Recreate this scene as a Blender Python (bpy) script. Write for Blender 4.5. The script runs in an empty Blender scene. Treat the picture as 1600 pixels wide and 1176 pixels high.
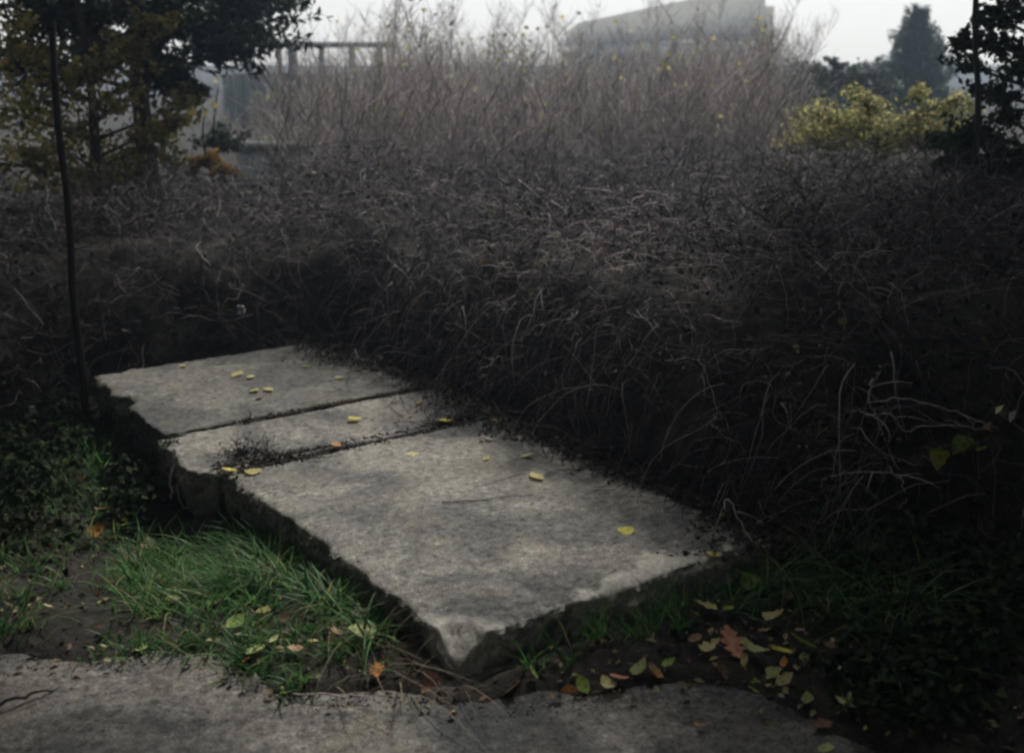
import bpy, math
import numpy as np
from mathutils import Vector

sc = bpy.context.scene
rs = np.random.RandomState(7)

# ------------------------------------------------------------------ camera, sky, sun, exposure
F_PX, W_PX, H_PX = 1750.0, 1600.0, 1176.0
PITCH = math.radians(15.6)
CAM_H = 1.6
cam_d = bpy.data.cameras.new('camera')
cam = bpy.data.objects.new('camera', cam_d)
sc.collection.objects.link(cam)
cam.location = (0, 0, CAM_H)
cam.rotation_euler = (math.pi / 2 - PITCH, 0, 0)
cam_d.sensor_fit = 'HORIZONTAL'
cam_d.sensor_width = 36.0
cam_d.lens = 36.0 * F_PX / W_PX
cam_d.clip_start = 0.05
cam_d.clip_end = 2000
cam_d.dof.use_dof = True
cam_d.dof.focus_distance = 3.9
cam_d.dof.aperture_fstop = 2.6
sc.camera = cam

SUN_EL, SUN_AZ = math.radians(46), math.radians(18)     # azimuth from +Y towards +X
world = bpy.data.worlds.new('World')
sc.world = world
world.use_nodes = True
wn, wl = world.node_tree.nodes, world.node_tree.links
wn.clear()
wo = wn.new('ShaderNodeOutputWorld')
bg = wn.new('ShaderNodeBackground')
sky = wn.new('ShaderNodeTexSky')
sky.sky_type = 'NISHITA'
sky.sun_disc = False
sky.sun_elevation = SUN_EL
sky.sun_rotation = SUN_AZ
sky.air_density = 1.0
sky.dust_density = 2.0
sky.ozone_density = 1.0
hsv = wn.new('ShaderNodeHueSaturation')
hsv.inputs['Saturation'].default_value = 0.7
mixw = wn.new('ShaderNodeMix'); mixw.data_type = 'RGBA'
mixw.inputs[0].default_value = 0.85
mixw.inputs[7].default_value = (6.9, 6.75, 6.4, 1)     # thin white cloud deck
wl.new(sky.outputs[0], hsv.inputs['Color'])
wl.new(hsv.outputs[0], mixw.inputs[6])
wl.new(mixw.outputs[2], bg.inputs['Color'])
bg.inputs['Strength'].default_value = 0.15
wl.new(bg.outputs[0], wo.inputs['Surface'])

sun_d = bpy.data.lights.new('sun', 'SUN')
sun_d.energy = 3.9
sun_d.angle = math.radians(5)
sun_d.color = (1.0, 0.95, 0.86)
sun = bpy.data.objects.new('sun', sun_d)
sc.collection.objects.link(sun)
sdir = Vector((math.sin(SUN_AZ) * math.cos(SUN_EL), math.cos(SUN_AZ) * math.cos(SUN_EL), math.sin(SUN_EL)))
sun.rotation_euler = sdir.to_track_quat('Z', 'Y').to_euler()
sun.location = (0, 0, 20)

vs = sc.view_settings
vs.view_transform = 'Standard'
vs.look = 'None'
vs.exposure = 0.0
vs.gamma = 1.0
vs.use_curve_mapping = False
sc.cycles.filter_width = 2.5
sc.cycles.max_bounces = 4
sc.cycles.diffuse_bounces = 2
sc.cycles.volume_bounces = 0
sc.cycles.transparent_max_bounces = 8

# ------------------------------------------------------------------ helpers
def P(u, v, z=0.0):
    """point at height z seen at photograph pixel (u, v)"""
    a, b = (u - W_PX / 2), -(v - H_PX / 2)
    d = np.array([a, F_PX * math.cos(PITCH) + b * math.sin(PITCH), -F_PX * math.sin(PITCH) + b * math.cos(PITCH)])
    t = (z - CAM_H) / d[2]
    return np.array([0, 0, CAM_H]) + d * t

def Q(u, v, y):
    """point at distance y seen at photograph pixel (u, v)"""
    a, b = (u - W_PX / 2), -(v - H_PX / 2)
    d = np.array([a, F_PX * math.cos(PITCH) + b * math.sin(PITCH), -F_PX * math.sin(PITCH) + b * math.cos(PITCH)])
    return np.array([0, 0, CAM_H]) + d * (y / d[1])

def smooth(a, b, x):
    t = np.clip((x - a) / (b - a), 0, 1)
    return t * t * (3 - 2 * t)

_tab = np.random.RandomState(99).rand(512, 512)
def vnoise(x, y):
    x = np.asarray(x, float); y = np.asarray(y, float)
    xi = np.floor(x).astype(int); yi = np.floor(y).astype(int)
    fx = x - xi; fy = y - yi
    fx = fx * fx * (3 - 2 * fx); fy = fy * fy * (3 - 2 * fy)
    a = _tab[xi % 512, yi % 512]; b = _tab[(xi + 1) % 512, yi % 512]
    c = _tab[xi % 512, (yi + 1) % 512]; d = _tab[(xi + 1) % 512, (yi + 1) % 512]
    return (a * (1 - fx) + b * fx) * (1 - fy) + (c * (1 - fx) + d * fx) * fy
def fbm(x, y, octaves=4):
    s, a, n = 0, 0.5, 0
    for i in range(octaves):
        s = s + a * (vnoise(x * 2 ** i + 17.3 * i, y * 2 ** i + 5.1 * i) - 0.5)
        a *= 0.5
    return s

def make_mesh(name, verts, faces):
    """verts (n,3); faces: list of int arrays, each (k, m)"""
    me = bpy.data.meshes.new(name)
    verts = np.asarray(verts, np.float32)
    loops = np.concatenate([f.ravel() for f in faces]).astype(np.int32)
    tot = np.concatenate([np.full(len(f), f.shape[1]) for f in faces]).astype(np.int32)
    start = np.concatenate([[0], np.cumsum(tot)[:-1]]).astype(np.int32)
    me.vertices.add(len(verts)); me.vertices.foreach_set('co', verts.ravel())
    me.loops.add(len(loops)); me.loops.foreach_set('vertex_index', loops)
    me.polygons.add(len(tot)); me.polygons.foreach_set('loop_start', start)
    me.polygons.foreach_set('loop_total', tot)
    me.update(calc_edges=True)
    me.validate()
    return me

class Geo:
    def __init__(self): self.v = []; self.f = []; self.n = 0
    def add(self, verts, faces):
        verts = np.asarray(verts, float).reshape(-1, 3)
        for f in (faces if isinstance(faces, list) else [faces]):
            self.f.append(np.asarray(f) + self.n)
        self.v.append(verts); self.n += len(verts)
        return self
    def mesh(self, name):
        return make_mesh(name, np.concatenate(self.v), self.f)

def tubes(geo, PTS, R, sides=3):
    """PTS (N,M,3) centre lines, R (N,M) radii"""
    PTS = np.asarray(PTS, float); R = np.asarray(R, float)
    N, M = PTS.shape[:2]
    T = np.gradient(PTS, axis=1)
    T /= np.linalg.norm(T, axis=2, keepdims=True) + 1e-9
    ref = np.where(np.abs(T[:, :1, 2:3]) > 0.8, np.array([1.0, 0.1, 0]), np.array([0.05, 0.1, 1.0]))
    ref = np.broadcast_to(ref, T.shape)
    n1 = np.cross(T, ref); n1 /= np.linalg.norm(n1, axis=2, keepdims=True) + 1e-9
    n2 = np.cross(T, n1)
    a = np.arange(sides) * 2 * math.pi / sides
    V = PTS[:, :, None, :] + R[:, :, None, None] * (np.cos(a)[None, None, :, None] * n1[:, :, None, :] + np.sin(a)[None, None, :, None] * n2[:, :, None, :])
    idx = np.arange(N * M * sides).reshape(N, M, sides)
    A = idx[:, :-1, :]; B = idx[:, 1:, :]
    A2 = np.roll(A, -1, axis=2); B2 = np.roll(B, -1, axis=2)
    quads = np.stack([A, A2, B2, B], -1).reshape(-1, 4)
    faces = [quads]
    if sides == 3:
        faces.append(idx[:, 0, ::-1].reshape(-1, 3)); faces.append(idx[:, -1, :].reshape(-1, 3))
    else:
        faces.append(idx[:, 0, ::-1].reshape(-1, sides)); faces.append(idx[:, -1, :].reshape(-1, sides))
    geo.add(V.reshape(-1, 3), faces)

def leaf_quads(geo, C, size, r, flat=0.0, aspect=0.62, normal=None):
    """pointed, folded leaf faces at centres C"""
    N = len(C)
    d = r.normal(size=(N, 3)); d[:, 2] *= (1 - flat); d /= np.linalg.norm(d, axis=1, keepdims=True)
    n = r.normal(size=(N, 3)); n[:, 2] += flat * 3
    s = np.cross(d, n); s /= np.linalg.norm(s, axis=1, keepdims=True) + 1e-9
    n = np.cross(s, d)
    L = (size * r.uniform(0.6, 1.35, N))[:, None]
    w = L * aspect * 0.5
    fold = L * r.uniform(0.02, 0.2, N)[:, None]
    v0 = C - d * L * 0.5; v3 = C + d * L * 0.5
    m1 = C - d * L * 0.08 + s * w + n * fold; m2 = C - d * L * 0.08 - s * w + n * fold
    V = np.stack([v0, m1, v3, m2], 1)
    i = np.arange(N)[:, None] * 4
    geo.add(V.reshape(-1, 3), np.concatenate([np.concatenate([i, i + 1, i + 2], 1), np.concatenate([i, i + 2, i + 3], 1)]))

def box(geo, c, s, rot=0.0):
    x, y, z = np.array(s) / 2
    v = np.array([[-x, -y, -z], [x, -y, -z], [x, y, -z], [-x, y, -z], [-x, -y, z], [x, -y, z], [x, y, z], [-x, y, z]])
    cr, sr = math.cos(rot), math.sin(rot)
    v = np.stack([v[:, 0] * cr - v[:, 1] * sr, v[:, 0] * sr + v[:, 1] * cr, v[:, 2]], 1) + np.array(c)
    f = np.array([[3, 2, 1, 0], [4, 5, 6, 7], [0, 1, 5, 4], [1, 2, 6, 5], [2, 3, 7, 6], [3, 0, 4, 7]])
    geo.add(v, f)
    return geo

def link(name, me, mat=None, parent=None, loc=(0, 0, 0), rz=0.0):
    o = bpy.data.objects.new(name, me)
    sc.collection.objects.link(o)
    if me is not None and mat is not None and len(me.materials) == 0: me.materials.append(mat)
    o.parent = parent
    o.location = loc
    o.rotation_euler = (0, 0, rz)
    return o
def tag(o, label=None, cat=None, group=None, kind=None):
    if label: o['label'] = label
    if cat: o['category'] = cat
    if group: o['group'] = group
    if kind: o['kind'] = kind
    return o
def shade(me):
    me.polygons.foreach_set('use_smooth', np.ones(len(me.polygons), bool))
    return me
def copy_tree(o, parent=None):
    c = o.copy(); sc.collection.objects.link(c)
    c.parent = parent
    for ch in list(o.children): copy_tree(ch, c)
    return c

# ------------------------------------------------------------------ materials
def mat_new(name):
    m = bpy.data.materials.new(name); m.use_nodes = True
    nt = m.node_tree
    b = nt.nodes['Principled BSDF']
    return m, nt, b
def ramp(nt, stops, fac, interp='LINEAR'):
    r = nt.nodes.new('ShaderNodeValToRGB')
    r.color_ramp.interpolation = interp
    els = r.color_ramp.elements
    while len(els) < len(stops): els.new(0.5)
    for e, (p, c) in zip(els, stops):
        e.position = p
        e.color = (c, c, c, 1) if not hasattr(c, '__len__') else (*c, 1)
    nt.links.new(fac, r.inputs[0])
    return r.outputs[0]
def noise(nt, coord, scale, detail=4, rough=0.55, dist=0.0, out=0):
    n = nt.nodes.new('ShaderNodeTexNoise')
    n.inputs['Scale'].default_value = scale; n.inputs['Detail'].default_value = detail
    n.inputs['Roughness'].default_value = rough; n.inputs['Distortion'].default_value = dist
    nt.links.new(coord, n.inputs['Vector'])
    return n.outputs[out]
def mixc(nt, fac, a, b, mode='MIX'):
    m = nt.nodes.new('ShaderNodeMix'); m.data_type = 'RGBA'; m.blend_type = mode
    for s, v in ((0, fac), (6, a), (7, b)):
        if hasattr(v, 'is_linked') or isinstance(v, bpy.types.NodeSocket): nt.links.new(v, m.inputs[s])
        elif s == 0: m.inputs[0].default_value = v
        else: m.inputs[s].default_value = (*v, 1)
    return m.outputs[2]
def mth(nt, op, a, b=None, c=None):
    m = nt.nodes.new('ShaderNodeMath'); m.operation = op
    for i, v in enumerate((a, b, c)):
        if v is None: continue
        if isinstance(v, bpy.types.NodeSocket): nt.links.new(v, m.inputs[i])
        else: m.inputs[i].default_value = v
    return m.outputs[0]
def bump(nt, b, h, strength, dist):
    n = nt.nodes.new('ShaderNodeBump'); n.inputs['Strength'].default_value = strength; n.inputs['Distance'].default_value = dist
    nt.links.new(h, n.inputs['Height']); nt.links.new(n.outputs[0], b.inputs['Normal'])

def concrete_mat(name, light, dark, lines=(), stain=0.5, broken=False):
    m, nt, b = mat_new(name)
    tc = nt.nodes.new('ShaderNodeTexCoord'); co = tc.outputs['Object']
    big = noise(nt, co, 2.3, 5, 0.6, 0.6)
    mid = noise(nt, co, 9, 6, 0.65)
    fine = noise(nt, co, 150, 4, 0.75)
    grain = noise(nt, co, 420, 2, 0.6)
    base = mixc(nt, ramp(nt, [(0.40, 0.0), (0.58, 1.0)], big), dark, light)
    blot = ramp(nt, [(0.52, 0.0), (0.72, stain)], mid)
    base = mixc(nt, blot, base, tuple(c * 0.45 for c in dark))
    mot = noise(nt, co, 34, 5, 0.7)
    base = mixc(nt, 1.0, base, ramp(nt, [(0.36, 0.42), (0.46, 0.9), (0.55, 1.05), (0.66, 1.6)], mot), 'MULTIPLY')
    warm = noise(nt, co, 4.1, 3, 0.5)
    base = mixc(nt, ramp(nt, [(0.5, 0.0), (0.75, 0.35)], warm), base, (light[0] * 1.12, light[1] * 0.96, light[2] * 0.78))
    g = ramp(nt, [(0.34, 0.42), (0.66, 1.5)], fine)
    base = mixc(nt, 1.0, base, g, 'MULTIPLY')
    g2 = ramp(nt, [(0.25, 0.8), (0.75, 1.18)], grain)
    base = mixc(nt, 1.0, base, g2, 'MULTIPLY')
    vo = nt.nodes.new('ShaderNodeTexVoronoi'); vo.inputs['Scale'].default_value = 26
    nt.links.new(co, vo.inputs['Vector'])
    vsep = nt.nodes.new('ShaderNodeSeparateColor'); nt.links.new(vo.outputs['Color'], vsep.inputs[0])
    pit = mth(nt, 'MULTIPLY', mth(nt, 'LESS_THAN', vo.outputs['Distance'], 0.16), mth(nt, 'GREATER_THAN', vsep.outputs[0], 0.78))
    base = mixc(nt, mth(nt, 'MULTIPLY', pit, 0.75), base, (0.03, 0.03, 0.03))
    h = mth(nt, 'SUBTRACT', mth(nt, 'ADD', mth(nt, 'MULTIPLY', fine, 0.5), mth(nt, 'MULTIPLY', mid, 0.8)), mth(nt, 'MULTIPLY', pit, 0.5))
    if lines:
        sep = nt.nodes.new('ShaderNodeSeparateXYZ'); nt.links.new(co, sep.inputs[0])
        wob = mth(nt, 'MULTIPLY', mth(nt, 'SUBTRACT', noise(nt, co, 5, 4, 0.6), 0.5), 0.07)
        brk = ramp(nt, [(0.42, 0.0), (0.55, 1.0)], noise(nt, co, 7, 3, 0.6))
        for (x0, y0, x1, y1, wdt, k) in lines:
            L = math.hypot(x1 - x0, y1 - y0); dx, dy = (x1 - x0) / L, (y1 - y0) / L
            al = mth(nt, 'ADD', mth(nt, 'MULTIPLY', mth(nt, 'SUBTRACT', sep.outputs[0], x0), dx), mth(nt, 'MULTIPLY', mth(nt, 'SUBTRACT', sep.outputs[1], y0), dy))
            ac = mth(nt, 'ADD', mth(nt, 'SUBTRACT', mth(nt, 'MULTIPLY', mth(nt, 'SUBTRACT', sep.outputs[1], y0), dx), mth(nt, 'MULTIPLY', mth(nt, 'SUBTRACT', sep.outputs[0], x0), dy)), wob)
            ins = mth(nt, 'MULTIPLY', mth(nt, 'GREATER_THAN', al, 0.0), mth(nt, 'LESS_THAN', al, L))
            ln = mth(nt, 'MULTIPLY', mth(nt, 'LESS_THAN', mth(nt, 'ABSOLUTE', ac), wdt), ins)
            ln = mth(nt, 'MULTIPLY', mth(nt, 'MULTIPLY', ln, k), mth(nt, 'ADD', mth(nt, 'MULTIPLY', brk, 0.7), 0.3))
            base = mixc(nt, ln, base, (0.025, 0.025, 0.028))
            h = mth(nt, 'SUBTRACT', h, mth(nt, 'MULTIPLY', ln, 1.0))
    if broken:                                          # paler strip along the front edge and the tip
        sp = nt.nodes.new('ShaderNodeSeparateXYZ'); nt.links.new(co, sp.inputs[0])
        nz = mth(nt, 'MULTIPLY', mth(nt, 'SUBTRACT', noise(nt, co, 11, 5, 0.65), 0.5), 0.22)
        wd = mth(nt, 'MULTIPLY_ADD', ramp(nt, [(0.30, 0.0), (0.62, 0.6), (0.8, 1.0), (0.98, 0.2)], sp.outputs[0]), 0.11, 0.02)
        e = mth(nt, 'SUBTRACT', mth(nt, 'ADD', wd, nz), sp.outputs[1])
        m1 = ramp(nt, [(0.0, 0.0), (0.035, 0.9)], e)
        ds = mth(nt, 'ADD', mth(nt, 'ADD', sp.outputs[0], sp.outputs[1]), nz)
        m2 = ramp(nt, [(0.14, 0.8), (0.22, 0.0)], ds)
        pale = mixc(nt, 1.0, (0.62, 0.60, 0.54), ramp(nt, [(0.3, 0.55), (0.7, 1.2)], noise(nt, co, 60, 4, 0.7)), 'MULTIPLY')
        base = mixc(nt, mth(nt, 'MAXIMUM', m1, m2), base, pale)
    nt.links.new(base, b.inputs['Base Color'])
    b.inputs['Roughness'].default_value = 0.9
    b.inputs['Specular IOR Level'].default_value = 0.25
    bump(nt, b, h, 0.9, 0.009)
    return m

def island_mat(name, stops, rough=0.7, transl=0.0, spec=0.25, per='island'):
    m, nt, b = mat_new(name)
    if per == 'island':
        g = nt.nodes.new('ShaderNodeNewGeometry'); fac = g.outputs['Random Per Island']
    else:
        g = nt.nodes.new('ShaderNodeObjectInfo'); fac = g.outputs['Random']
    col = ramp(nt, stops, fac)
    tc = nt.nodes.new('ShaderNodeTexCoord')
    n = noise(nt, tc.outputs['Object'], 25, 3, 0.6)
    col = mixc(nt, 1.0, col, ramp(nt, [(0.3, 0.7), (0.7, 1.25)], n), 'MULTIPLY')
    nt.links.new(col, b.inputs['Base Color'])
    b.inputs['Roughness'].default_value = rough
    b.inputs['Specular IOR Level'].default_value = spec
    if transl > 0:
        t = nt.nodes.new('ShaderNodeBsdfTranslucent'); nt.links.new(col, t.inputs['Color'])
        mx = nt.nodes.new('ShaderNodeMixShader'); mx.inputs[0].default_value = transl
        nt.links.new(b.outputs[0], mx.inputs[1]); nt.links.new(t.outputs[0], mx.inputs[2])
        nt.links.new(mx.outputs[0], nt.nodes['Material Output'].inputs['Surface'])
    return m
def leaf_mat(name, c1, c2, transl=0.3):
    m, nt, b = mat_new(name)
    oi = nt.nodes.new('ShaderNodeObjectInfo')
    tc = nt.nodes.new('ShaderNodeTexCoord')
    n = noise(nt, tc.outputs['Object'], 9, 4, 0.6)
    c1 = tuple(c * 1.15 for c in c1); c2 = tuple(min(0.85, c * 1.25) for c in c2)
    f = mth(nt, 'ADD', mth(nt, 'MULTIPLY', oi.outputs['Random'], 0.5), mth(nt, 'MULTIPLY', n, 0.6))
    col = ramp(nt, [(0.15, c1), (0.95, c2)], f)
    blot = ramp(nt, [(0.56, 0.0), (0.66, 0.7)], noise(nt, tc.outputs['Object'], 16, 3, 0.6))
    col = mixc(nt, blot, col, (c1[0] * 0.5, c1[1] * 0.36, c1[2] * 0.3))
    sx = nt.nodes.new('ShaderNodeSeparateXYZ'); nt.links.new(tc.outputs['Object'], sx.inputs[0])
    ax = mth(nt, 'ABSOLUTE', sx.outputs[0])
    side = mth(nt, 'FRACT', mth(nt, 'MULTIPLY', mth(nt, 'SUBTRACT', sx.outputs[1], mth(nt, 'MULTIPLY', ax, 0.8)), 8.0))
    vein = mth(nt, 'MAXIMUM', mth(nt, 'LESS_THAN', ax, 0.018), mth(nt, 'LESS_THAN', side, 0.12))
    col = mixc(nt, mth(nt, 'MULTIPLY', vein, 0.3), col, tuple(min(1, c * 1.3 + 0.05) for c in c2))
    patch = ramp(nt, [(0.50, 0.0), (0.64, 0.75)], noise(nt, tc.outputs['Object'], 4.5, 4, 0.6, 0.5))
    col = mixc(nt, patch, col, (c1[0] * 0.55, c1[1] * 0.45, c1[2] * 0.5))
    nt.links.new(col, b.inputs['Base Color'])
    b.inputs['Roughness'].default_value = 0.65
    b.inputs['Specular IOR Level'].default_value = 0.3
    if transl:
        t = nt.nodes.new('ShaderNodeBsdfTranslucent'); nt.links.new(col, t.inputs['Color'])
        mx = nt.nodes.new('ShaderNodeMixShader'); mx.inputs[0].default_value = transl
        nt.links.new(b.outputs[0], mx.inputs[1]); nt.links.new(t.outputs[0], mx.inputs[2])
        nt.links.new(mx.outputs[0], nt.nodes['Material Output'].inputs['Surface'])
    return m
def noisy_mat(name, c1, c2, scale=8, rough=0.85, bstr=0.4, bdist=0.01, metal=0.0, stretch=(1, 1, 1)):
    m, nt, b = mat_new(name)
    tc = nt.nodes.new('ShaderNodeTexCoord')
    mp = nt.nodes.new('ShaderNodeMapping'); mp.inputs['Scale'].default_value = stretch
    nt.links.new(tc.outputs['Object'], mp.inputs[0])
    n = noise(nt, mp.outputs[0], scale, 6, 0.65)
    nt.links.new(ramp(nt, [(0.3, c1), (0.72, c2)], n), b.inputs['Base Color'])
    b.inputs['Roughness'].default_value = rough; b.inputs['Metallic'].default_value = metal
    b.inputs['Specular IOR Level'].default_value = 0.25
    bump(nt, b, n, bstr, bdist)
    return m

M = {}
def soil_mat():
    m, nt, b = mat_new('soil')
    tc = nt.nodes.new('ShaderNodeTexCoord'); co = tc.outputs['Object']
    big = noise(nt, co, 2.6, 4, 0.6, 0.4); mid = noise(nt, co, 14, 6, 0.7); fine = noise(nt, co, 90, 4, 0.7)
    c = ramp(nt, [(0.28, (0.012, 0.0115, 0.011)), (0.5, (0.030, 0.027, 0.024)), (0.75, (0.07, 0.062, 0.053))], mid)
    pale = ramp(nt, [(0.60, 0.0), (0.72, 0.75)], big)
    c = mixc(nt, pale, c, (0.14, 0.128, 0.11))
    c = mixc(nt, 1.0, c, ramp(nt, [(0.3, 0.5), (0.7, 1.4)], fine), 'MULTIPLY')
    nt.links.new(c, b.inputs['Base Color'])
    b.inputs['Roughness'].default_value = 0.95; b.inputs['Specular IOR Level'].default_value = 0.15
    bump(nt, b, mth(nt, 'ADD', mid, mth(nt, 'MULTIPLY', fine, 0.5)), 0.9, 0.02)
    return m
M['soil'] = soil_mat()
M['path'] = concrete_mat('path_concrete', (0.20, 0.192, 0.175), (0.062, 0.064, 0.067), stain=0.75)
M['cane'] = island_mat('bramble_cane', [(0.0, (0.012, 0.011, 0.015)), (0.6, (0.040, 0.034, 0.045)), (0.82, (0.14, 0.115, 0.14)), (1.0, (0.50, 0.41, 0.43))], 0.6)  # brightest stop raised to imitate sun patches on the stems
M['cane_pale'] = island_mat('pale_cane', [(0.0, (0.28, 0.235, 0.235)), (1.0, (0.60, 0.52, 0.51))], 0.6)  # pale stems, lightened further to imitate sun on the bank top
M['twig'] = island_mat('twig_bark', [(0.0, (0.16, 0.14, 0.14)), (0.6, (0.33, 0.29, 0.28)), (1.0, (0.50, 0.45, 0.42))], 0.7)
M['dead_leaf'] = island_mat('dead_leaf', [(0.0, (0.014, 0.012, 0.012)), (0.6, (0.042, 0.034, 0.03)), (0.93, (0.09, 0.068, 0.052)), (1.0, (0.30, 0.25, 0.13))], 0.8, 0.2)
M['grass'] = island_mat('grass_blade', [(0.0, (0.02, 0.055, 0.018)), (0.45, (0.05, 0.15, 0.04)), (0.78, (0.10, 0.26, 0.07)), (0.90, (0.20, 0.27, 0.09)), (1.0, (0.30, 0.25, 0.13))], 0.5, 0.45)
M['dry_grass'] = island_mat('dry_grass', [(0.0, (0.10, 0.075, 0.05)), (1.0, (0.30, 0.24, 0.16))], 0.7, 0.2)
M['bark'] = noisy_mat('bark', (0.02, 0.017, 0.015), (0.075, 0.062, 0.052), 9, 0.95, 0.9, 0.03, stretch=(1, 1, 0.25))
M['pine'] = island_mat('pine_needles', [(0.0, (0.010, 0.020, 0.016)), (1.0, (0.030, 0.052, 0.036))], 0.6, 0.1)
M['spruce'] = island_mat('spruce_needles', [(0.0, (0.018, 0.040, 0.038)), (1.0, (0.05, 0.085, 0.075))], 0.6, 0.1)
M['ochre'] = island_mat('ochre_leaves', [(0.0, (0.07, 0.07, 0.03)), (0.5, (0.24, 0.21, 0.08)), (1.0, (0.42, 0.34, 0.12))], 0.6, 0.55)
M['yellow'] = island_mat('yellow_green_leaves', [(0.0, (0.08, 0.10, 0.04)), (0.5, (0.30, 0.30, 0.12)), (1.0, (0.56, 0.50, 0.22))], 0.6, 0.55)
M['evergreen'] = island_mat('dark_green_leaves', [(0.0, (0.010, 0.018, 0.010)), (0.7, (0.024, 0.042, 0.020)), (1.0, (0.05, 0.065, 0.025))], 0.85, 0.12, 0.08)
M['hedge'] = island_mat('hedge_leaves', [(0.0, (0.025, 0.040, 0.035)), (1.0, (0.075, 0.10, 0.075))], 0.6, 0.25)
M['orange'] = island_mat('orange_leaves', [(0.0, (0.20, 0.16, 0.03)), (0.6, (0.38, 0.26, 0.05)), (1.0, (0.36, 0.10, 0.04))], 0.6, 0.4)
M['post'] = noisy_mat('dark_post', (0.012, 0.012, 0.013), (0.035, 0.030, 0.028), 14, 0.6, 0.3, 0.004)
M['wall'] = noisy_mat('rendered_wall', (0.22, 0.205, 0.18), (0.36, 0.34, 0.30), 1.4, 0.9, 0.2, 0.01)
M['pale_wall'] = noisy_mat('pale_wall', (0.55, 0.53, 0.48), (0.7, 0.68, 0.62), 2, 0.9, 0.1, 0.01)
M['brown_wall'] = noisy_mat('brown_wall', (0.36, 0.30, 0.22), (0.50, 0.42, 0.32), 2, 0.9, 0.2, 0.01)
M['fascia'] = noisy_mat('roof_fascia', (0.44, 0.395, 0.32), (0.58, 0.53, 0.43), 3, 0.8, 0.2, 0.01)
M['shed'] = noisy_mat('shed_boards', (0.04, 0.05, 0.052), (0.10, 0.115, 0.115), 5, 0.85, 0.3, 0.01, stretch=(4, 4, 0.4))
M['panel'] = noisy_mat('blue_grey_panel', (0.13, 0.165, 0.18), (0.20, 0.24, 0.25), 3, 0.7, 0.2, 0.01)
M['plastic'] = noisy_mat('pale_scrap', (0.22, 0.22, 0.25), (0.5, 0.5, 0.54), 30, 0.5, 0.3, 0.01)
M['moss'] = island_mat('crack_debris', [(0.0, (0.012, 0.011, 0.010)), (0.7, (0.04, 0.034, 0.026)), (1.0, (0.09, 0.075, 0.055))], 0.95)
LEAFC = {
    'pale yellow': leaf_mat('leaf_pale_yellow', (0.42, 0.37, 0.14), (0.66, 0.60, 0.30)),
    'bright yellow': leaf_mat('leaf_bright_yellow', (0.50, 0.44, 0.06), (0.66, 0.62, 0.14)),
    'pale green': leaf_mat('leaf_pale_green', (0.32, 0.38, 0.14), (0.52, 0.56, 0.28)),
    'fresh green': leaf_mat('leaf_fresh_green', (0.13, 0.24, 0.035), (0.28, 0.40, 0.08)),
    'orange': leaf_mat('leaf_orange', (0.42, 0.18, 0.035), (0.58, 0.28, 0.07)),
    'tan': leaf_mat('leaf_tan', (0.34, 0.22, 0.12), (0.52, 0.38, 0.24)),
    'brown': leaf_mat('leaf_brown', (0.14, 0.075, 0.045), (0.28, 0.17, 0.11)),
    'terracotta': leaf_mat('leaf_terracotta', (0.46, 0.20, 0.12), (0.60, 0.30, 0.20)),
    'greyish white': leaf_mat('leaf_greyish', (0.42, 0.40, 0.38), (0.6, 0.58, 0.56)),
}

# ------------------------------------------------------------------ lie of the land
C0 = np.array([-0.16, 2.67]); E1 = np.array([0.82, 0.572]); E2 = np.array([-0.572, 0.82])
SLAB_ROT = math.atan2(E1[1], E1[0])
SLAB_TOP = 0.12
def st(x, y):
    return (x - C0[0]) * E1[0] + (y - C0[1]) * E1[1], (x - C0[0]) * E2[0] + (y - C0[1]) * E2[1]
_ex = np.array([P(u, v)[:2] for u, v in ((-400, 1025), (0, 1035), (230, 1042), (330, 1037), (400, 1075), (480, 1095), (600, 1092), (700, 1108), (830, 1096), (1000, 1086), (1150, 1092), (1280, 1135), (1400, 1185), (1600, 1230))])
def path_edge(x): return np.interp(x, _ex[:, 0], _ex[:, 1])
FOOT = np.array([(-9, 4.3), (-2.75, 4.75), (-2.3, 5.3), (-1.75, 5.85), (-1.15, 5.98), (-0.95, 5.75), (0.72, 3.58), (1.0, 3.45), (2.0, 3.5), (9, 3.7)])
def bank_d(x, y):
    x = np.asarray(x, float); y = np.asarray(y, float)
    best = np.full(x.shape, 1e9)
    for (ax, ay), (bx, by) in zip(FOOT[:-1], FOOT[1:]):
        dx, dy = bx - ax, by - ay
        t = np.clip(((x - ax) * dx + (y - ay) * dy) / (dx * dx + dy * dy), 0, 1)
        best = np.minimum(best, np.hypot(x - ax - t * dx, y - ay - t * dy))
    return np.where(y > np.interp(x, FOOT[:, 0], FOOT[:, 1]), best, -best)
def bank_h(x, y):
    """height of the bramble mass"""
    d = bank_d(x, y) + fbm(x * 1.3, y * 1.3, 3) * 0.35
    hm = np.interp(x, [-6, -3, -1.5, 0, 2.5, 5], [0.8, 0.80, 0.84, 0.95, 1.02, 1.05])
    hm = hm - 0.04 + fbm(x * 0.9 + 3, y * 0.9, 2) * 0.45 + fbm(x * 2.6 + 8, y * 2.2, 3) * 0.42 + 0.22 * np.exp(-((x + 0.98) / 0.38) ** 2 - ((y - 7.4) / 0.5) ** 2)
    rise = smooth(0.0, 0.5, d) ** 0.55
    return hm * rise * (1 - 0.45 * smooth(8.0, 10.5, y))
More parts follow.
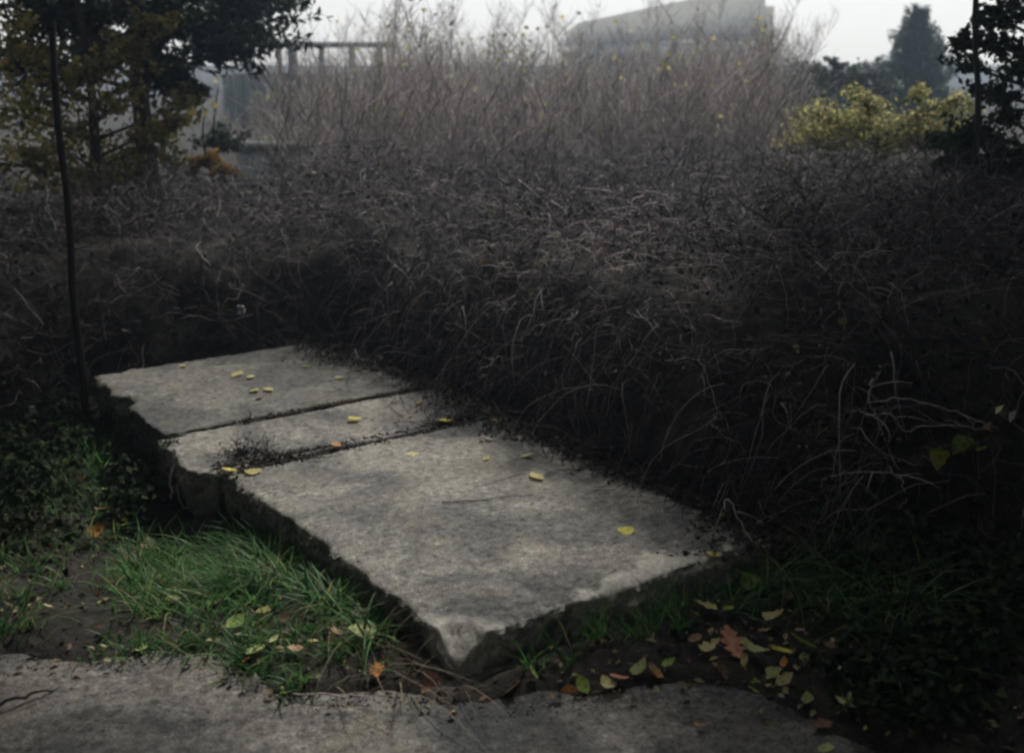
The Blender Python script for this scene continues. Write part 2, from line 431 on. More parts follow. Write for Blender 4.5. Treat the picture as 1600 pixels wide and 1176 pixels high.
def ground(x, y):
    x = np.asarray(x, float); y = np.asarray(y, float)
    d = y - path_edge(x) + fbm(x * 5, y * 5, 4) * 0.16
    z = -0.07 + 0.085 * smooth(-0.09, 0.07, d)
    z = z + fbm(x * 6, y * 6, 4) * 0.05 * smooth(-0.05, 0.2, d)
    s, t = st(x, y)
    hollow = 0.17 * np.exp(-((s + 0.30) / 0.38) ** 2) * smooth(0.4, 1.5, t) * (1 - smooth(3.0, 4.0, t))
    z = z - hollow
    under = smooth(-0.06, 0.06, s) * (1 - smooth(1.2, 1.4, s)) * smooth(-0.06, 0.06, t) * (1 - smooth(3.2, 3.4, t))
    z = z * (1 - under) - 0.045 * under
    mound = np.maximum(0, bank_h(x, y) * 0.78 - 0.10) * (1 - under)
    return z + mound
def g1(x, y): return float(ground(np.array([x]), np.array([y]))[0])

# ------------------------------------------------------------------ ground and path
xs = np.concatenate([np.array([-300, -150, -80, -40, -20, -12, -8]), np.arange(-5.5, 5.5, 0.035), np.array([6, 8, 12, 20, 40, 80, 150, 300])])
ys = np.concatenate([np.array([-60, -20, -8, -3, 0, 1]), np.arange(1.8, 7.2, 0.035), np.arange(7.2, 11, 0.12), np.array([12, 15, 20, 40, 90, 200, 500, 1000])])
X, Y = np.meshgrid(xs, ys, indexing='ij')
Z = ground(X, Y)
idx = np.arange(X.size).reshape(X.shape)
q = np.stack([idx[:-1, :-1], idx[1:, :-1], idx[1:, 1:], idx[:-1, 1:]], -1).reshape(-1, 4)
gr = link('ground', shade(make_mesh('ground', np.stack([X, Y, Z], -1).reshape(-1, 3), [q])), M['soil'])
tag(gr, 'dark earth ground under the brambles and around the slab', 'ground', kind='structure')

xs = np.concatenate([np.array([-30, -12, -6]), np.arange(-3, 3, 0.04), np.array([3.2, 6, 12, 30])])
ys = np.concatenate([np.array([-2.2, -1, 0.5]), np.arange(1.4, 2.4, 0.06), np.arange(2.4, 3.05, 0.03)])
X, Y = np.meshgrid(xs, ys, indexing='ij')
Z = fbm(X * 3, Y * 3, 4) * 0.018 - 0.05 * smooth(2.85, 3.05, Y)
idx = np.arange(X.size).reshape(X.shape)
q = np.stack([idx[:-1, :-1], idx[1:, :-1], idx[1:, 1:], idx[:-1, 1:]], -1).reshape(-1, 4)
pa = link('path', shade(make_mesh('path', np.stack([X, Y, Z], -1).reshape(-1, 3), [q])), M['path'])
tag(pa, 'worn grey concrete path along the bottom', 'path', kind='structure')

# ------------------------------------------------------------------ broken concrete slabs (local x = s, y = t)
def slab(name, s0, s1, t0, t1, top, thick, mat, label, seed, tilt=(0, 0), chips=(), front=False):
    r = np.random.RandomState(seed)
    ns, nt_ = max(8, int((s1 - s0) / 0.012)), max(8, int((t1 - t0) / 0.012))
    U, V = np.meshgrid(np.linspace(0, 1, ns), np.linspace(0, 1, nt_), indexing='ij')
    S = s0 + (s1 - s0) * U; T = t0 + (t1 - t0) * V
    k = seed * 3.7
    eL = fbm(T * 6 + k, T * 0 + 1.5, 5) * 0.075; eR = fbm(T * 6 + k, T * 0 + 9.5, 5) * 0.06
    eB = fbm(S * 6 + k, S * 0 + 4.5, 5) * 0.05; eT = fbm(S * 6 + k, S * 0 + 7.5, 5) * 0.05
    S2 = S + eL * (1 - U) ** 6 + eR * U ** 6
    T2 = T + eB * (1 - V) ** 6 + eT * V ** 6
    for (cs, ct, rad) in chips:                        # broken-off corners and notches
        d = np.hypot(S2 - cs, T2 - ct)
        w = np.clip(1 - d / rad, 0, 1)
        ang = np.arctan2(T2 - ct, S2 - cs)
        S2 = S2 + np.cos(ang) * w * rad * 0.55; T2 = T2 + np.sin(ang) * w * rad * 0.55
    edge = np.minimum.reduce([S - s0, s1 - S, T - t0, t1 - T])
    Zt = fbm(S * 3 + k, T * 3, 3) * 0.012 + fbm(S * 25 + k, T * 25, 3) * 0.0045
    worn = np.clip(fbm(S * 9 + k, T * 9 + 3, 4) + 0.16, 0, 1)
    Zt = Zt - 0.030 * np.exp(-edge / 0.016) * worn - 0.003 * np.exp(-edge / 0.008)
    if front:
        dc = np.hypot(S, T * 1.1) + fbm(S * 22, T * 22, 3) * 0.05
        Zt = Zt - np.clip(0.105 - dc, 0, 1) * 0.62 - 0.012 * (dc < 0.10)
        bv = np.clip(0.055 + fbm(S * 8, T * 8, 3) * 0.05 - T, 0, 1) * smooth(0.30, 0.5, S)
        Zt = Zt - bv * 0.10
    Zt = Zt + fbm(S * 70 + k, T * 70, 3) * 0.016 * np.exp(-edge / 0.03)
    Zt = Zt + tilt[0] * (S - s0) + tilt[1] * (T - t0)
    geo = Geo()
    top_v = np.stack([S2, T2, Zt], -1)
    idx = np.arange(ns * nt_).reshape(ns, nt_)
    q = np.stack([idx[:-1, :-1], idx[1:, :-1], idx[1:, 1:], idx[:-1, 1:]], -1).reshape(-1, 4)
    per = np.concatenate([idx[:, 0], idx[-1, 1:], idx[-2::-1, -1], idx[0, -2:0:-1]])
    ring = top_v.reshape(-1, 3)[per]
    cen = np.array([(s0 + s1) / 2, (t0 + t1) / 2, 0])
    n = len(per)
    out = np.zeros((n, 2)); nx = np.roll(ring, -1, 0)[:, :2] - np.roll(ring, 1, 0)[:, :2]
    out[:, 0], out[:, 1] = nx[:, 1], -nx[:, 0]
    out /= np.linalg.norm(out, axis=1, keepdims=True) + 1e-9
    levels = [0.006, 0.018, 0.035, 0.055, 0.08, 0.11, thick]
    allv = [top_v.reshape(-1, 3)]; faces = [q]
    prev = per; base = ns * nt_
    arc = np.arange(n) * 0.012
    for j, dz in enumerate(levels):
        rg = ring.copy()
        disp = fbm(arc * 11 + k, np.full(n, dz * 30 + k), 5) * 0.055 - 0.004 - 0.02 * (dz / thick) ** 2 + r.normal(size=n) * 0.0035 + (vnoise(arc * 40 + k, np.full(n, j * 1.7)) - 0.5) * 0.018
        rg[:, :2] += out * disp[:, None]
        rg[:, 2] = np.minimum(ring[:, 2] - 0.004, 0) * (1 - dz / thick) - dz + (tilt[0] * (ring[:, 0] - s0) + tilt[1] * (ring[:, 1] - t0)) * (dz / thick)
        cur = base + np.arange(n)
        faces.append(np.stack([prev, np.roll(prev, -1), np.roll(cur, -1), cur], -1)[:, ::-1])
        allv.append(rg); prev = cur; base += n
    allv.append(cen[None, :] + np.array([[0, 0, -thick]]))
    faces.append(np.stack([prev, np.full(n, base), np.roll(prev, -1)], -1))
    me = make_mesh(name, np.concatenate(allv), faces)
    sm = np.zeros(len(me.polygons), bool); sm[:len(q)] = True
    me.polygons.foreach_set('use_smooth', sm)
    o = link(name, me, mat, loc=(C0[0], C0[1], top), rz=SLAB_ROT)
    return tag(o, label, 'concrete slab', 'pieces of the broken concrete slab')
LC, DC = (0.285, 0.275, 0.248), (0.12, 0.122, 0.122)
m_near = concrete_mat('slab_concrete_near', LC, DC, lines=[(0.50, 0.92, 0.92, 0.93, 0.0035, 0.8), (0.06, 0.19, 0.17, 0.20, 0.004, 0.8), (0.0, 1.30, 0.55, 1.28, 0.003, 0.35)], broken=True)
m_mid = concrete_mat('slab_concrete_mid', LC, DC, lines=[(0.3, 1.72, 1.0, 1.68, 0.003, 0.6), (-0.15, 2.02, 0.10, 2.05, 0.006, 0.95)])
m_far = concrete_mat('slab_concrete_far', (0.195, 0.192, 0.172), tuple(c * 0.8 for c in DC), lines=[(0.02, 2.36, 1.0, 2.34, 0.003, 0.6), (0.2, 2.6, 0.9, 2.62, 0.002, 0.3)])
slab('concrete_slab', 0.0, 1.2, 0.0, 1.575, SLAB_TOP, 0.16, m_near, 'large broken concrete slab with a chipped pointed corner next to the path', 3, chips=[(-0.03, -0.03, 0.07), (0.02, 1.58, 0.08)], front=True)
slab('concrete_slab', -0.10, 1.24, 1.635, 2.150, SLAB_TOP - 0.012, 0.20, m_mid, 'narrow strip of concrete slab between two dark cracks', 5, tilt=(0.004, 0.004), chips=[(-0.10, 1.63, 0.09)])
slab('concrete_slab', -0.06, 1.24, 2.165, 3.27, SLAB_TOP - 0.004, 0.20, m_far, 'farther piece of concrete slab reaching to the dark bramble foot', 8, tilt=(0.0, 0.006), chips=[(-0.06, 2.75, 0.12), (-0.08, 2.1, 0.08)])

def W(s, t, z=0.0):
    p = C0 + E1 * s + E2 * t
    return np.array([p[0], p[1], z])

# ------------------------------------------------------------------ buildings in the distance
yb = 58.0
def bpt(u, v, y=yb): return Q(u, v, y)
def prism(geo, outline, y0, y1):
    """outline [(x,z)...] counter-clockwise seen from the camera, extruded from y0 back to y1"""
    n = len(outline)
    v = [(x, y0, z) for x, z in outline] + [(x, y1, z) for x, z in outline]
    fs = [np.array([list(range(n))]), np.array([list(range(2 * n - 1, n - 1, -1))])]
    fs.append(np.array([[(i + 1) % n, i, n + i, n + (i + 1) % n] for i in range(n)]))
    geo.add(v, fs)
    return geo
house = link('flat_roofed_building', None, loc=(0, 0, 0))
tag(house, 'pale building with a deep grey sloping roof edge rising behind the thicket', 'building')
a = bpt(905, 36); b = bpt(905, 67); c = bpt(1100, -6); d = bpt(1196, -6); e = bpt(1196, 60)
roof = Geo()
prism(roof, [(a[0], b[2]), (e[0], bpt(1196, 50)[2]), (d[0], d[2]), (c[0], c[2]), (a[0], a[2])], yb, yb + 16)
link('roof', roof.mesh('roof'), M['fascia'], house)
w0, w1 = bpt(912, 66), bpt(1190, 60)
wall = Geo(); box(wall, ((w0[0] + w1[0]) / 2, yb + 8.2, w0[2] / 2 - 0.02), (w1[0] - w0[0], 15.0, w0[2] + 0.1))
link('wall', wall.mesh('wall'), M['pale_wall'], house)
led = Geo(); l0, l1 = bpt(880, 85), bpt(1030, 90)
box(led, ((l0[0] + l1[0]) / 2, yb + 0.1, l0[2] - 0.05), (l1[0] - l0[0], 2.0, 0.3))
link('canopy_ledge', led.mesh('ledge'), M['shed'], house)
an = Geo(); r0, r1 = bpt(1150, 9), bpt(1216, 9)
box(an, ((r0[0] + r1[0]) / 2, yb + 7.0, r0[2] / 2), (r1[0] - r0[0], 12.4, r0[2]))
link('annex_wall', an.mesh('annex'), M['brown_wall'], house)
for uu in (945, 985, 1040):
    f0, f1 = bpt(uu, 98), bpt(uu + 26, 128)
    fr = Geo(); box(fr, ((f0[0] + f1[0]) / 2, yb + 0.68, (f0[2] + f1[2]) / 2), (f1[0] - f0[0], 0.06, f0[2] - f1[2]))
    wi = link('window', fr.mesh('window'), M['shed'], house)
    pn = Geo(); box(pn, ((f0[0] + f1[0]) / 2, yb + 0.62, (f0[2] + f1[2]) / 2), (f1[0] - f0[0] - 0.08, 0.03, f0[2] - f1[2] - 0.08))
    link('pane', pn.mesh('pane'), M['panel'], wi)

yc = 27.0
car = link('carport', None)
tag(car, 'dark open carport with thin flat roof and posts beside the pine', 'carport')
p0, p1 = bpt(366, 66, yc), bpt(605, 73, yc)
g = Geo(); box(g, ((p0[0] + p1[0]) / 2, yc + 1.2, (p0[2] + p1[2]) / 2), (p1[0] - p0[0], 2.6, p0[2] - p1[2]))
link('roof', g.mesh('roof'), M['shed'], car)
for uu, wd in ((384, 0.16), (432, 0.11), (455, 0.2), (500, 0.12), (548, 0.14), (590, 0.14)):
    q0 = bpt(uu, 73, yc)
    g = Geo(); box(g, (q0[0], yc + 0.1 + 0.02 * (uu % 7), q0[2] / 2), (wd, wd, q0[2] + 0.004))
    link('post', g.mesh('post'), M['shed'], car)
q0, q1 = bpt(346, 116, yc + 1.5), bpt(600, 116, yc + 1.5)
nb = 14
for i in range(nb):
    x0 = q0[0] + (q1[0] - q0[0]) * i / nb; ww = (q1[0] - q0[0]) / nb
    g = Geo(); box(g, (x0 + ww / 2, yc + 1.5 + 0.012 * (i % 2), q0[2] / 2), (ww - 0.012, 0.03, q0[2] + 0.03 * ((i * 7) % 3)))
    link('board', g.mesh('board'), M['shed'], car)
q0, q1 = bpt(372, 236, 11.0), bpt(470, 300, 11.0)
g = Geo(); box(g, ((q0[0] + q1[0]) / 2, 11.3, q0[2] / 2), (q1[0] - q0[0], 0.5, q0[2]))
tk = link('storage_box', None); tag(tk, 'pale blue-grey box standing behind the bramble top near the carport', 'box')
link('body', g.mesh('box'), M['panel'], tk)
g = Geo(); box(g, ((q0[0] + q1[0]) / 2, 11.3, q0[2] + 0.03), (q1[0] - q0[0] + 0.06, 0.56, 0.055))
link('lid', g.mesh('lid'), M['shed'], tk)

# ------------------------------------------------------------------ posts
def post(u0, v0, u1, v1, y, rad, label, lean=0.0):
    b0 = Q(u1, v1, y); t0 = Q(u0, v0, y)
    zb = min(b0[2], g1(b0[0], y)) - 0.05
    k = (t0 - b0) / (t0[2] - b0[2])
    bot = b0 + k * (zb - b0[2])
    o = link('fence_post', None, loc=tuple(bot))
    tag(o, label, 'post', 'thin dark posts among the plants')
    n = 9
    pts = np.linspace(0, 1, n)[:, None] * (t0 - bot)
    pts[:, 0] += 0.008 * np.sin(np.arange(n) * 1.7); 
    g = Geo(); tubes(g, pts[None], np.linspace(rad * 1.1, rad * 0.92, n)[None], 8)
    link('shaft', shade(g.mesh('shaft')), M['post'], o)
    g = Geo(); top = t0 - bot
    tubes(g, np.array([top + (0, 0, -0.03), top + (0, 0, 0.0), top + (0, 0, 0.012)])[None], np.array([rad * 1.25, rad * 1.25, rad * 0.6])[None], 8)
    link('cap', g.mesh('cap'), M['post'], o)
    return o
post(79, 38, 131, 625, 5.25, 0.018, 'thin dark leaning post at the far end of the slab')
post(1524, -25, 1529, 330, 6.4, 0.017, 'thin dark upright post against the evergreen foliage beside the yellow bush')

# ------------------------------------------------------------------ trees
def limb_path(p0, p1, r, n=7, sag=0.0, wob=0.06):
    t = np.linspace(0, 1, n)[:, None]
    p = p0 + (p1 - p0) * t
    L = np.linalg.norm(p1 - p0)
    w = r.normal(size=(n, 3)) * wob * L * 0.3
    w[0] = 0
    p = p + np.cumsum(w, 0) * 0.35 * t
    p[:, 2] += sag * L * (t[:, 0] * (1 - t[:, 0])) * 4
    return p
def tree(name, base, height, r0, clumps, leafmat, label, cat, group, seed, leaf=0.06, per=260, flat=0.0, lean=(0, 0), aspect=0.62, needles=False):
    """clumps: world (x,y,z,rx,rz) ; limbs run from the trunk to every clump"""
    r = np.random.RandomState(seed)
    base = np.array(base, float)
    o = link(name, None, loc=tuple(base))
    tag(o, label, cat, group)
    n = 12
    t = np.linspace(0, 1, n)
    tr = np.stack([lean[0] * t + 0.03 * np.sin(t * 7 + seed), lean[1] * t + 0.03 * np.cos(t * 5), height * t], 1)
    tr[:, :2] -= tr[0, :2]
    g = Geo(); tubes(g, tr[None], (r0 * (1.15 - 0.95 * t) * (1 + 0.35 * np.exp(-t * 18)))[None], 9)
    link('trunk', shade(g.mesh('trunk')), M['bark'], o)
    gb = Geo(); gl = Geo()
    for cx, cy, cz, rx, rz in clumps:
        c = np.array([cx, cy, cz]) - base
        zt = np.clip(c[2] - np.hypot(c[0], c[1]) * 0.35, height * 0.25, height * 0.97)
        p0 = np.array([np.interp(zt, tr[:, 2], tr[:, 0]), np.interp(zt, tr[:, 2], tr[:, 1]), zt])
        pl = limb_path(p0, c, r)
        tubes(gb, pl[None], np.linspace(r0 * 0.32, 0.006, len(pl))[None], 5)
        m = max(4, int(per / 40))
        ends = c + r.normal(size=(m, 3)) * np.array([rx, rx, rz]) * 0.75
        st_ = pl[r.randint(3, len(pl), m)]
        tt = np.linspace(0, 1, 5)[None, :, None]
        tw = st_[:, None, :] + (ends - st_)[:, None, :] * tt + r.normal(size=(m, 5, 3)) * 0.02 * tt
        tubes(gb, tw, np.broadcast_to(np.linspace(0.006, 0.0018, 5), (m, 5)), 3)
        k = int(per)
        # leaves sit in small sprays round the twigs
        pick = r.randint(0, m, k); f = r.uniform(0.35, 1.05, k)[:, None]
        L = tw[pick, 0] + (tw[pick, -1] - tw[pick, 0]) * f + r.normal(size=(k, 3)) * np.array([rx, rx, rz]) * 0.26
        leaf_quads(gl, L, leaf, r, flat, aspect)
    link('branches', gb.mesh('branches'), M['bark'], o)
    link('crown', gl.mesh('crown'), leafmat, o)
    return o
def clumps_px(lst, y, spread, r):
    out = []
    for u, v, ru, rv in lst:
        yy = y + r.uniform(-spread, spread)
        p = Q(u, v, yy); k = yy / F_PX
        out.append((p[0], yy, p[2], ru * k, rv * k))
    return out
r = np.random.RandomState(31)
# pine: dark clumps over the frame's upper left corner
pine_px = [(400, 55, 42, 26), (345, 70, 40, 22), (370, 20, 45, 18), (300, 15, 50, 22), (255, 40, 35, 25), (270, 105, 32, 22), (180, 8, 50, 18), (120, 35, 40, 22), (60, 20, 45, 25), (420, 0, 40, 14), (300, -40, 70, 30), (180, -60, 80, 40), (60, -50, 80, 40), (400, -50, 60, 25), (140, -130, 90, 45), (300, -140, 90, 45), (235, -220, 90, 50), (290, 130, 22, 16), (30, 90, 40, 35), (140, 70, 30, 20)]
b0 = Q(236, 280, 9.0)
tree('pine_tree', (b0[0], 9.0, 0.25), 4.6, 0.075, clumps_px(pine_px, 9.0, 0.7, r), M['pine'], 'dark pine with drooping needle clumps and straight trunk among ochre leaves', 'tree', None, 41, 0.085, 900, 0.0, aspect=0.34)
och_px = [(60, 130, 60, 40), (130, 110, 55, 35), (190, 90, 45, 30), (40, 200, 60, 40), (120, 190, 55, 40), (190, 160, 50, 35), (225, 230, 45, 30), (150, 250, 55, 28), (60, 255, 60, 28), (275, 190, 36, 26), (300, 160, 26, 18), (180, 275, 60, 18), (250, 30, 26, 16), (220, 60, 30, 20), (110, 285, 40, 15), (20, 60, 40, 30), (-60, 150, 70, 60), (-60, 250, 70, 40)]
b0 = Q(150, 300, 8.0)
tree('maple_tree', (b0[0], 8.0, 0.3), 2.2, 0.045, clumps_px(och_px, 8.0, 0.6, r), M['ochre'], 'small maple full of dull ochre leaves round the pine trunk', 'tree', None, 42, 0.05, 330, 0.2, aspect=0.8)
b0 = Q(325, 275, 8.6)
tree('orange_shrub', (b0[0], 8.6, 0.35), 0.9, 0.02, clumps_px([(325, 252, 24, 14), (345, 258, 16, 10), (305, 255, 18, 12)], 8.6, 0.15, r), M['orange'], 'low shrub with glowing orange and yellow leaves at the bramble edge', 'shrub', None, 43, 0.055, 170, 0.1, aspect=0.7)
tree('green_shrub', (Q(345, 240, 9.6)[0], 9.6, 0.3), 1.1, 0.02, clumps_px([(345, 205, 28, 16), (365, 225, 24, 14), (320, 220, 20, 16), (270, 255, 24, 16)], 9.6, 0.2, r), M['hedge'], 'dull green shrub above the orange one', 'shrub', None, 44, 0.055, 170, 0.1)
# right: spruce, hedge, yellow bush, dark evergreen
def spruce(base, height, spread, seed, label, lvl=17):
    r = np.random.RandomState(seed)
    o = link('spruce_tree', None, loc=tuple(base)); tag(o, label, 'tree')
    g = Geo(); t = np.linspace(0, 1, 9)
    tubes(g, np.stack([0.02 * np.sin(t * 5), 0 * t, height * t], 1)[None], (0.045 * (1.05 - t))[None], 8)
    link('trunk', shade(g.mesh('trunk')), M['bark'], o)
    gb, gn = Geo(), Geo()
    for i in range(lvl):
        f = 0.08 + 0.9 * i / lvl
        z = height * f; L0 = spread * (1 - f) ** 0.8 + 0.06
        for a in np.arange(0, 2 * math.pi, 2 * math.pi / (8 if f < 0.7 else 5)) + r.uniform(0, 2):
            L = L0 * r.uniform(0.5, 1.25)
            tt = np.linspace(0, 1, 6)
            d = np.array([math.cos(a + r.normal() * 0.15), math.sin(a + r.normal() * 0.15), 0])
            pl = np.array([0, 0, z]) + d * (tt * L)[:, None]
            pl[:, 2] += -0.22 * L * tt + 0.3 * L * tt ** 2 + r.normal() * 0.02
            tubes(gb, pl[None], np.linspace(0.008, 0.002, 6)[None], 3)
            k = int(80 * L / 0.4) + 30
            q = r.uniform(0.12, 1.05, k)
            c = np.stack([np.interp(q, tt, pl[:, j]) for j in range(3)], 1)
            side = np.array([-d[1], d[0], 0]) * (r.normal(size=k) * 0.11 * L * (1.1 - q) * 2.2)[:, None]
            c = c + side + r.normal(size=(k, 3)) * 0.012
            c[:, 2] += r.normal(size=k) * 0.06
            leaf_quads(gn, c, 0.13, r, 0.1, 0.2)
    link('branches', gb.mesh('branches'), M['bark'], o)
    link('crown', gn.mesh('crown'), M['spruce'], o)
    return o
b0 = Q(1422, 150, 21.0)
spruce((b0[0], 21.0, 0.0), Q(1420, 4, 21.0)[2], 1.25, 51, 'blue-green spruce with a pointed top behind the yellow bush')
hp = [(u_, v_ + r.normal() * 4, 24, 15) for u_ in range(1228, 1410, 24) for v_ in (118, 142, 168, 194)] + [(1280, 104, 16, 10), (1335, 104, 14, 9), (1305, 98, 10, 8)]
tree('holly_bush', (Q(1310, 160, 15)[0], 15.0, 0.0), 1.5, 0.04, clumps_px(hp, 15, 0.5, r), M['hedge'], 'hazy dark green bush between the building and the spruce', 'bush', None, 45, 0.06, 220, 0.1)
yp = [(1270, 205, 26, 14), (1300, 195, 26, 16), (1330, 200, 26, 16), (1360, 192, 26, 18), (1390, 198, 26, 16), (1420, 195, 24, 14), (1450, 188, 22, 14), (1475, 172, 18, 10), (1350, 165, 18, 12), (1345, 150, 12, 10), (1442, 150, 12, 10), (1290, 178, 18, 10), (1260, 222, 20, 8), (1500, 155, 14, 12)] + [(u_, 212 + r.normal() * 8, 24, 12) for u_ in range(1245, 1500, 18)]
yp = [(u_, v_, ru_ * 1.5, rv_ * 1.7) for u_, v_, ru_, rv_ in yp]
tree('yellow_bush', (Q(1370, 225, 8.6)[0], 8.6, 0.35), 0.95, 0.02, clumps_px(yp, 8.6, 0.3, r), M['yellow'], 'sunlit yellow-green bush rising above the brambles in front of the spruce', 'bush', None, 46, 0.036, 330, 0.1, aspect=0.5)
ep = [(1560, 60, 30, 26), (1590, 110, 34, 30), (1540, 130, 26, 22), (1570, 180, 36, 30), (1510, 200, 30, 24), (1590, 240, 36, 30), (1530, 260, 32, 26), (1480, 240, 22, 16), (1500, 60, 16, 16), (1492, 95, 14, 12), (1590, 20, 26, 16), (1620, 60, 50, 40), (1650, 160, 60, 50), (1640, 280, 60, 50), (1700, 60, 60, 60), (1720, 200, 60, 60), (1600, -30, 50, 26), (1680, -60, 80, 50), (1545, 20, 12, 10), (1580, 320, 50, 40), (1660, 400, 60, 50), (1500, 225, 30, 20), (1470, 215, 24, 14), (1540, 215, 34, 24), (1575, 265, 40, 30), (1520, 290, 40, 26), (1600, 300, 40, 30)]
cl = clumps_px(ep, 6.9, 0.5, r)
tree('evergreen_tree', (Q(1650, 300, 6.9)[0], 6.9, 0.4), 2.6, 0.05, cl, M['evergreen'], 'dark evergreen shrub tree with a few yellowing leaves behind the upright post', 'tree', None, 47, 0.045, 260, 0.1)
# boughs of unseen trees added beside the path, placed to darken both sides
rc = np.random.RandomState(131)
bt = [(rc.uniform(1.8, 4.2), rc.uniform(4.2, 7.4), rc.uniform(2.75, 4.2), 0.5, 0.28) for _ in range(30)] + [(rc.uniform(1.7, 3.6), rc.uniform(2.6, 5.0), rc.uniform(3.2, 4.2), 0.5, 0.28) for _ in range(16)] + [(rc.uniform(1.6, 2.6), rc.uniform(4.6, 6.6), rc.uniform(2.75, 3.3), 0.4, 0.22) for _ in range(16)] + [(rc.uniform(1.25, 2.2), rc.uniform(4.0, 5.4), rc.uniform(2.75, 3.3), 0.32, 0.2) for _ in range(16)] + [(rc.uniform(2.5, 4.6), rc.uniform(6.6, 9.2), rc.uniform(3.0, 4.2), 0.5, 0.28) for _ in range(18)]
tree('unseen_shade_tree', (3.6, 4.6, g1(3.6, 4.6) - 0.05), 4.4, 0.13, bt, M['evergreen'], 'large leafy tree added out of view to shade the corner beside the path', 'tree', None, 48, 0.125, 440, 0.3)
bl = [(rc.uniform(-4.2, -1.75), rc.uniform(4.6, 7.4), rc.uniform(2.85, 4.2), 0.5, 0.28) for _ in range(24)] + [(rc.uniform(-4.0, -1.9), rc.uniform(2.8, 5.0), rc.uniform(3.1, 4.2), 0.5, 0.28) for _ in range(12)] + [(rc.uniform(-2.4, -1.35), rc.uniform(4.5, 7.0), rc.uniform(2.75, 3.3), 0.38, 0.22) for _ in range(14)] + [(rc.uniform(-1.8, -0.95), rc.uniform(4.4, 5.2), rc.uniform(2.75, 3.2), 0.3, 0.2) for _ in range(8)] + [(rc.uniform(-4.6, -1.9), rc.uniform(7.0, 8.8), rc.uniform(3.1, 4.2), 0.5, 0.28) for _ in range(16)] + [(rc.uniform(-1.3, -0.25), rc.uniform(4.5, 5.1), rc.uniform(2.8, 3.2), 0.28, 0.2) for _ in range(7)]
tree('unseen_shade_tree', (-3.8, 4.7, g1(-3.8, 4.7) - 0.05), 4.3, 0.12, bl, M['evergreen'], 'leafy tree added out of view to shade the corner beyond the leaning post', 'tree', None, 49, 0.125, 440, 0.3)
ok_ = [(rc.uniform(-4.5, 4.5), rc.uniform(-2.6, 3.3), rc.uniform(3.9, 5.6), 0.75, 0.35) for _ in range(60)]
tree('unseen_canopy_tree', (1.9, -1.6, -0.05), 5.6, 0.2, ok_, M['evergreen'], 'broad leafy crown added out of view to block the overhead sky', 'tree', None, 53, 0.26, 300, 0.4)  # crown added overhead, out of frame, to cut the sky light
for sx, sd in ((-1, 54), (1, 55)):
    yc_ = [(sx * rc.uniform(4.2, 6.0), rc.uniform(-1.5, 7.0), rc.uniform(0.8, 6.2), 0.7, 0.4) for _ in range(60)]  # unseen crowns added to fill side gaps that let sky light in
    tree('unseen_side_tree', (sx * 5.4, 2.6, -0.05), 5.8, 0.2, yc_, M['evergreen'], 'dense dark tree added to cut stray sky light ' + ('on the side of the leaning post' if sx < 0 else 'on the side of the green ivy leaves'), 'tree', None, sd, 0.27, 260, 0.2)
# tall evergreen hedge, added unseen behind the viewer to block sky light
hd = link('hedge', None, loc=(0, -2.9, 0)); tag(hd, 'tall dense evergreen hedge added out of view to block the sky', 'hedge')
hx = rc.uniform(-10, 10, 26000); hz_ = rc.uniform(0, 1, 26000) * (6.4 + fbm(hx * 0.7, hx * 0, 3) * 2)
hy = -0.25 + rc.normal(size=26000) * 0.2
g = Geo(); leaf_quads(g, np.stack([hx, hy, hz_], 1), 0.25, rc, 0.1, 0.7)
link('foliage', g.mesh('hedge_foliage'), M['evergreen'], hd)
g = Geo()
for hxx in np.arange(-8.5, 9, 1.0):
    tubes(g, np.array([[hxx, -0.6, 0], [hxx + 0.1, -0.6, 2], [hxx, -0.55, 6.0]])[None], np.array([[0.06, 0.05, 0.02]]), 6)
link('stems', g.mesh('hedge_stems'), M['bark'], hd)

# ------------------------------------------------------------------ bare sapling thicket
def sapling_mesh(seed, h):
    r = np.random.RandomState(seed)
    st_g, tw_g = Geo(), Geo()
    def poly(p0, d, L, n, wob, up):
        p = [p0]; d = d / np.linalg.norm(d)
        for i in range(n - 1):
            d = d + r.normal(size=3) * wob + np.array([0, 0, up]); d /= np.linalg.norm(d)
            p.append(p[-1] + d * L / (n - 1))
        return np.array(p)
    stems = []
    for k in range(r.randint(1, 4)):
        a = r.uniform(0, 6.28)
        p = poly(np.array([r.normal() * 0.05, r.normal() * 0.05, 0]), np.array([math.cos(a) * 0.25, math.sin(a) * 0.25, 1]), h * r.uniform(0.6, 1.05), 9, 0.12, 0.05)
        stems.append(p)
        tubes(st_g, p[None], np.linspace(0.012, 0.002, 9)[None], 4)
    B, S = [], []
    for p in stems:
        for k in range(15):
            f = r.uniform(1.2, 7.8); i = int(f)
            p0 = p[i] + (p[i + 1] - p[i]) * (f - i)
            a = r.uniform(0, 6.28)
            b = poly(p0, np.array([math.cos(a) * 0.55, math.sin(a) * 0.55, 0.75]), h * 0.34 * (1.15 - f / 9) * r.uniform(0.7, 1.3) + 0.12, 6, 0.16, 0.10)
            B.append(b)
            for j in range(5):
                q = b[r.randint(1, 5)]; a = r.uniform(0, 6.28)
                S.append(poly(q, np.array([math.cos(a) * 0.6, math.sin(a) * 0.6, 0.6]), r.uniform(0.08, 0.26), 4, 0.2, 0.1))
    tubes(tw_g, np.array(B), np.broadcast_to(np.linspace(0.0042, 0.0018, 6), (len(B), 6)), 3)
    tubes(tw_g, np.array(S), np.broadcast_to(np.linspace(0.0022, 0.0012, 4), (len(S), 4)), 3)
    lf = Geo()
    c = np.array([b[-1] for b in B])[r.permutation(len(B))[:22]]
    leaf_quads(lf, c, 0.06, r, 0.2, 0.75)
    return st_g.mesh('sapling_stem'), tw_g.mesh('sapling_twigs'), lf.mesh('sapling_leaves')
protos = []
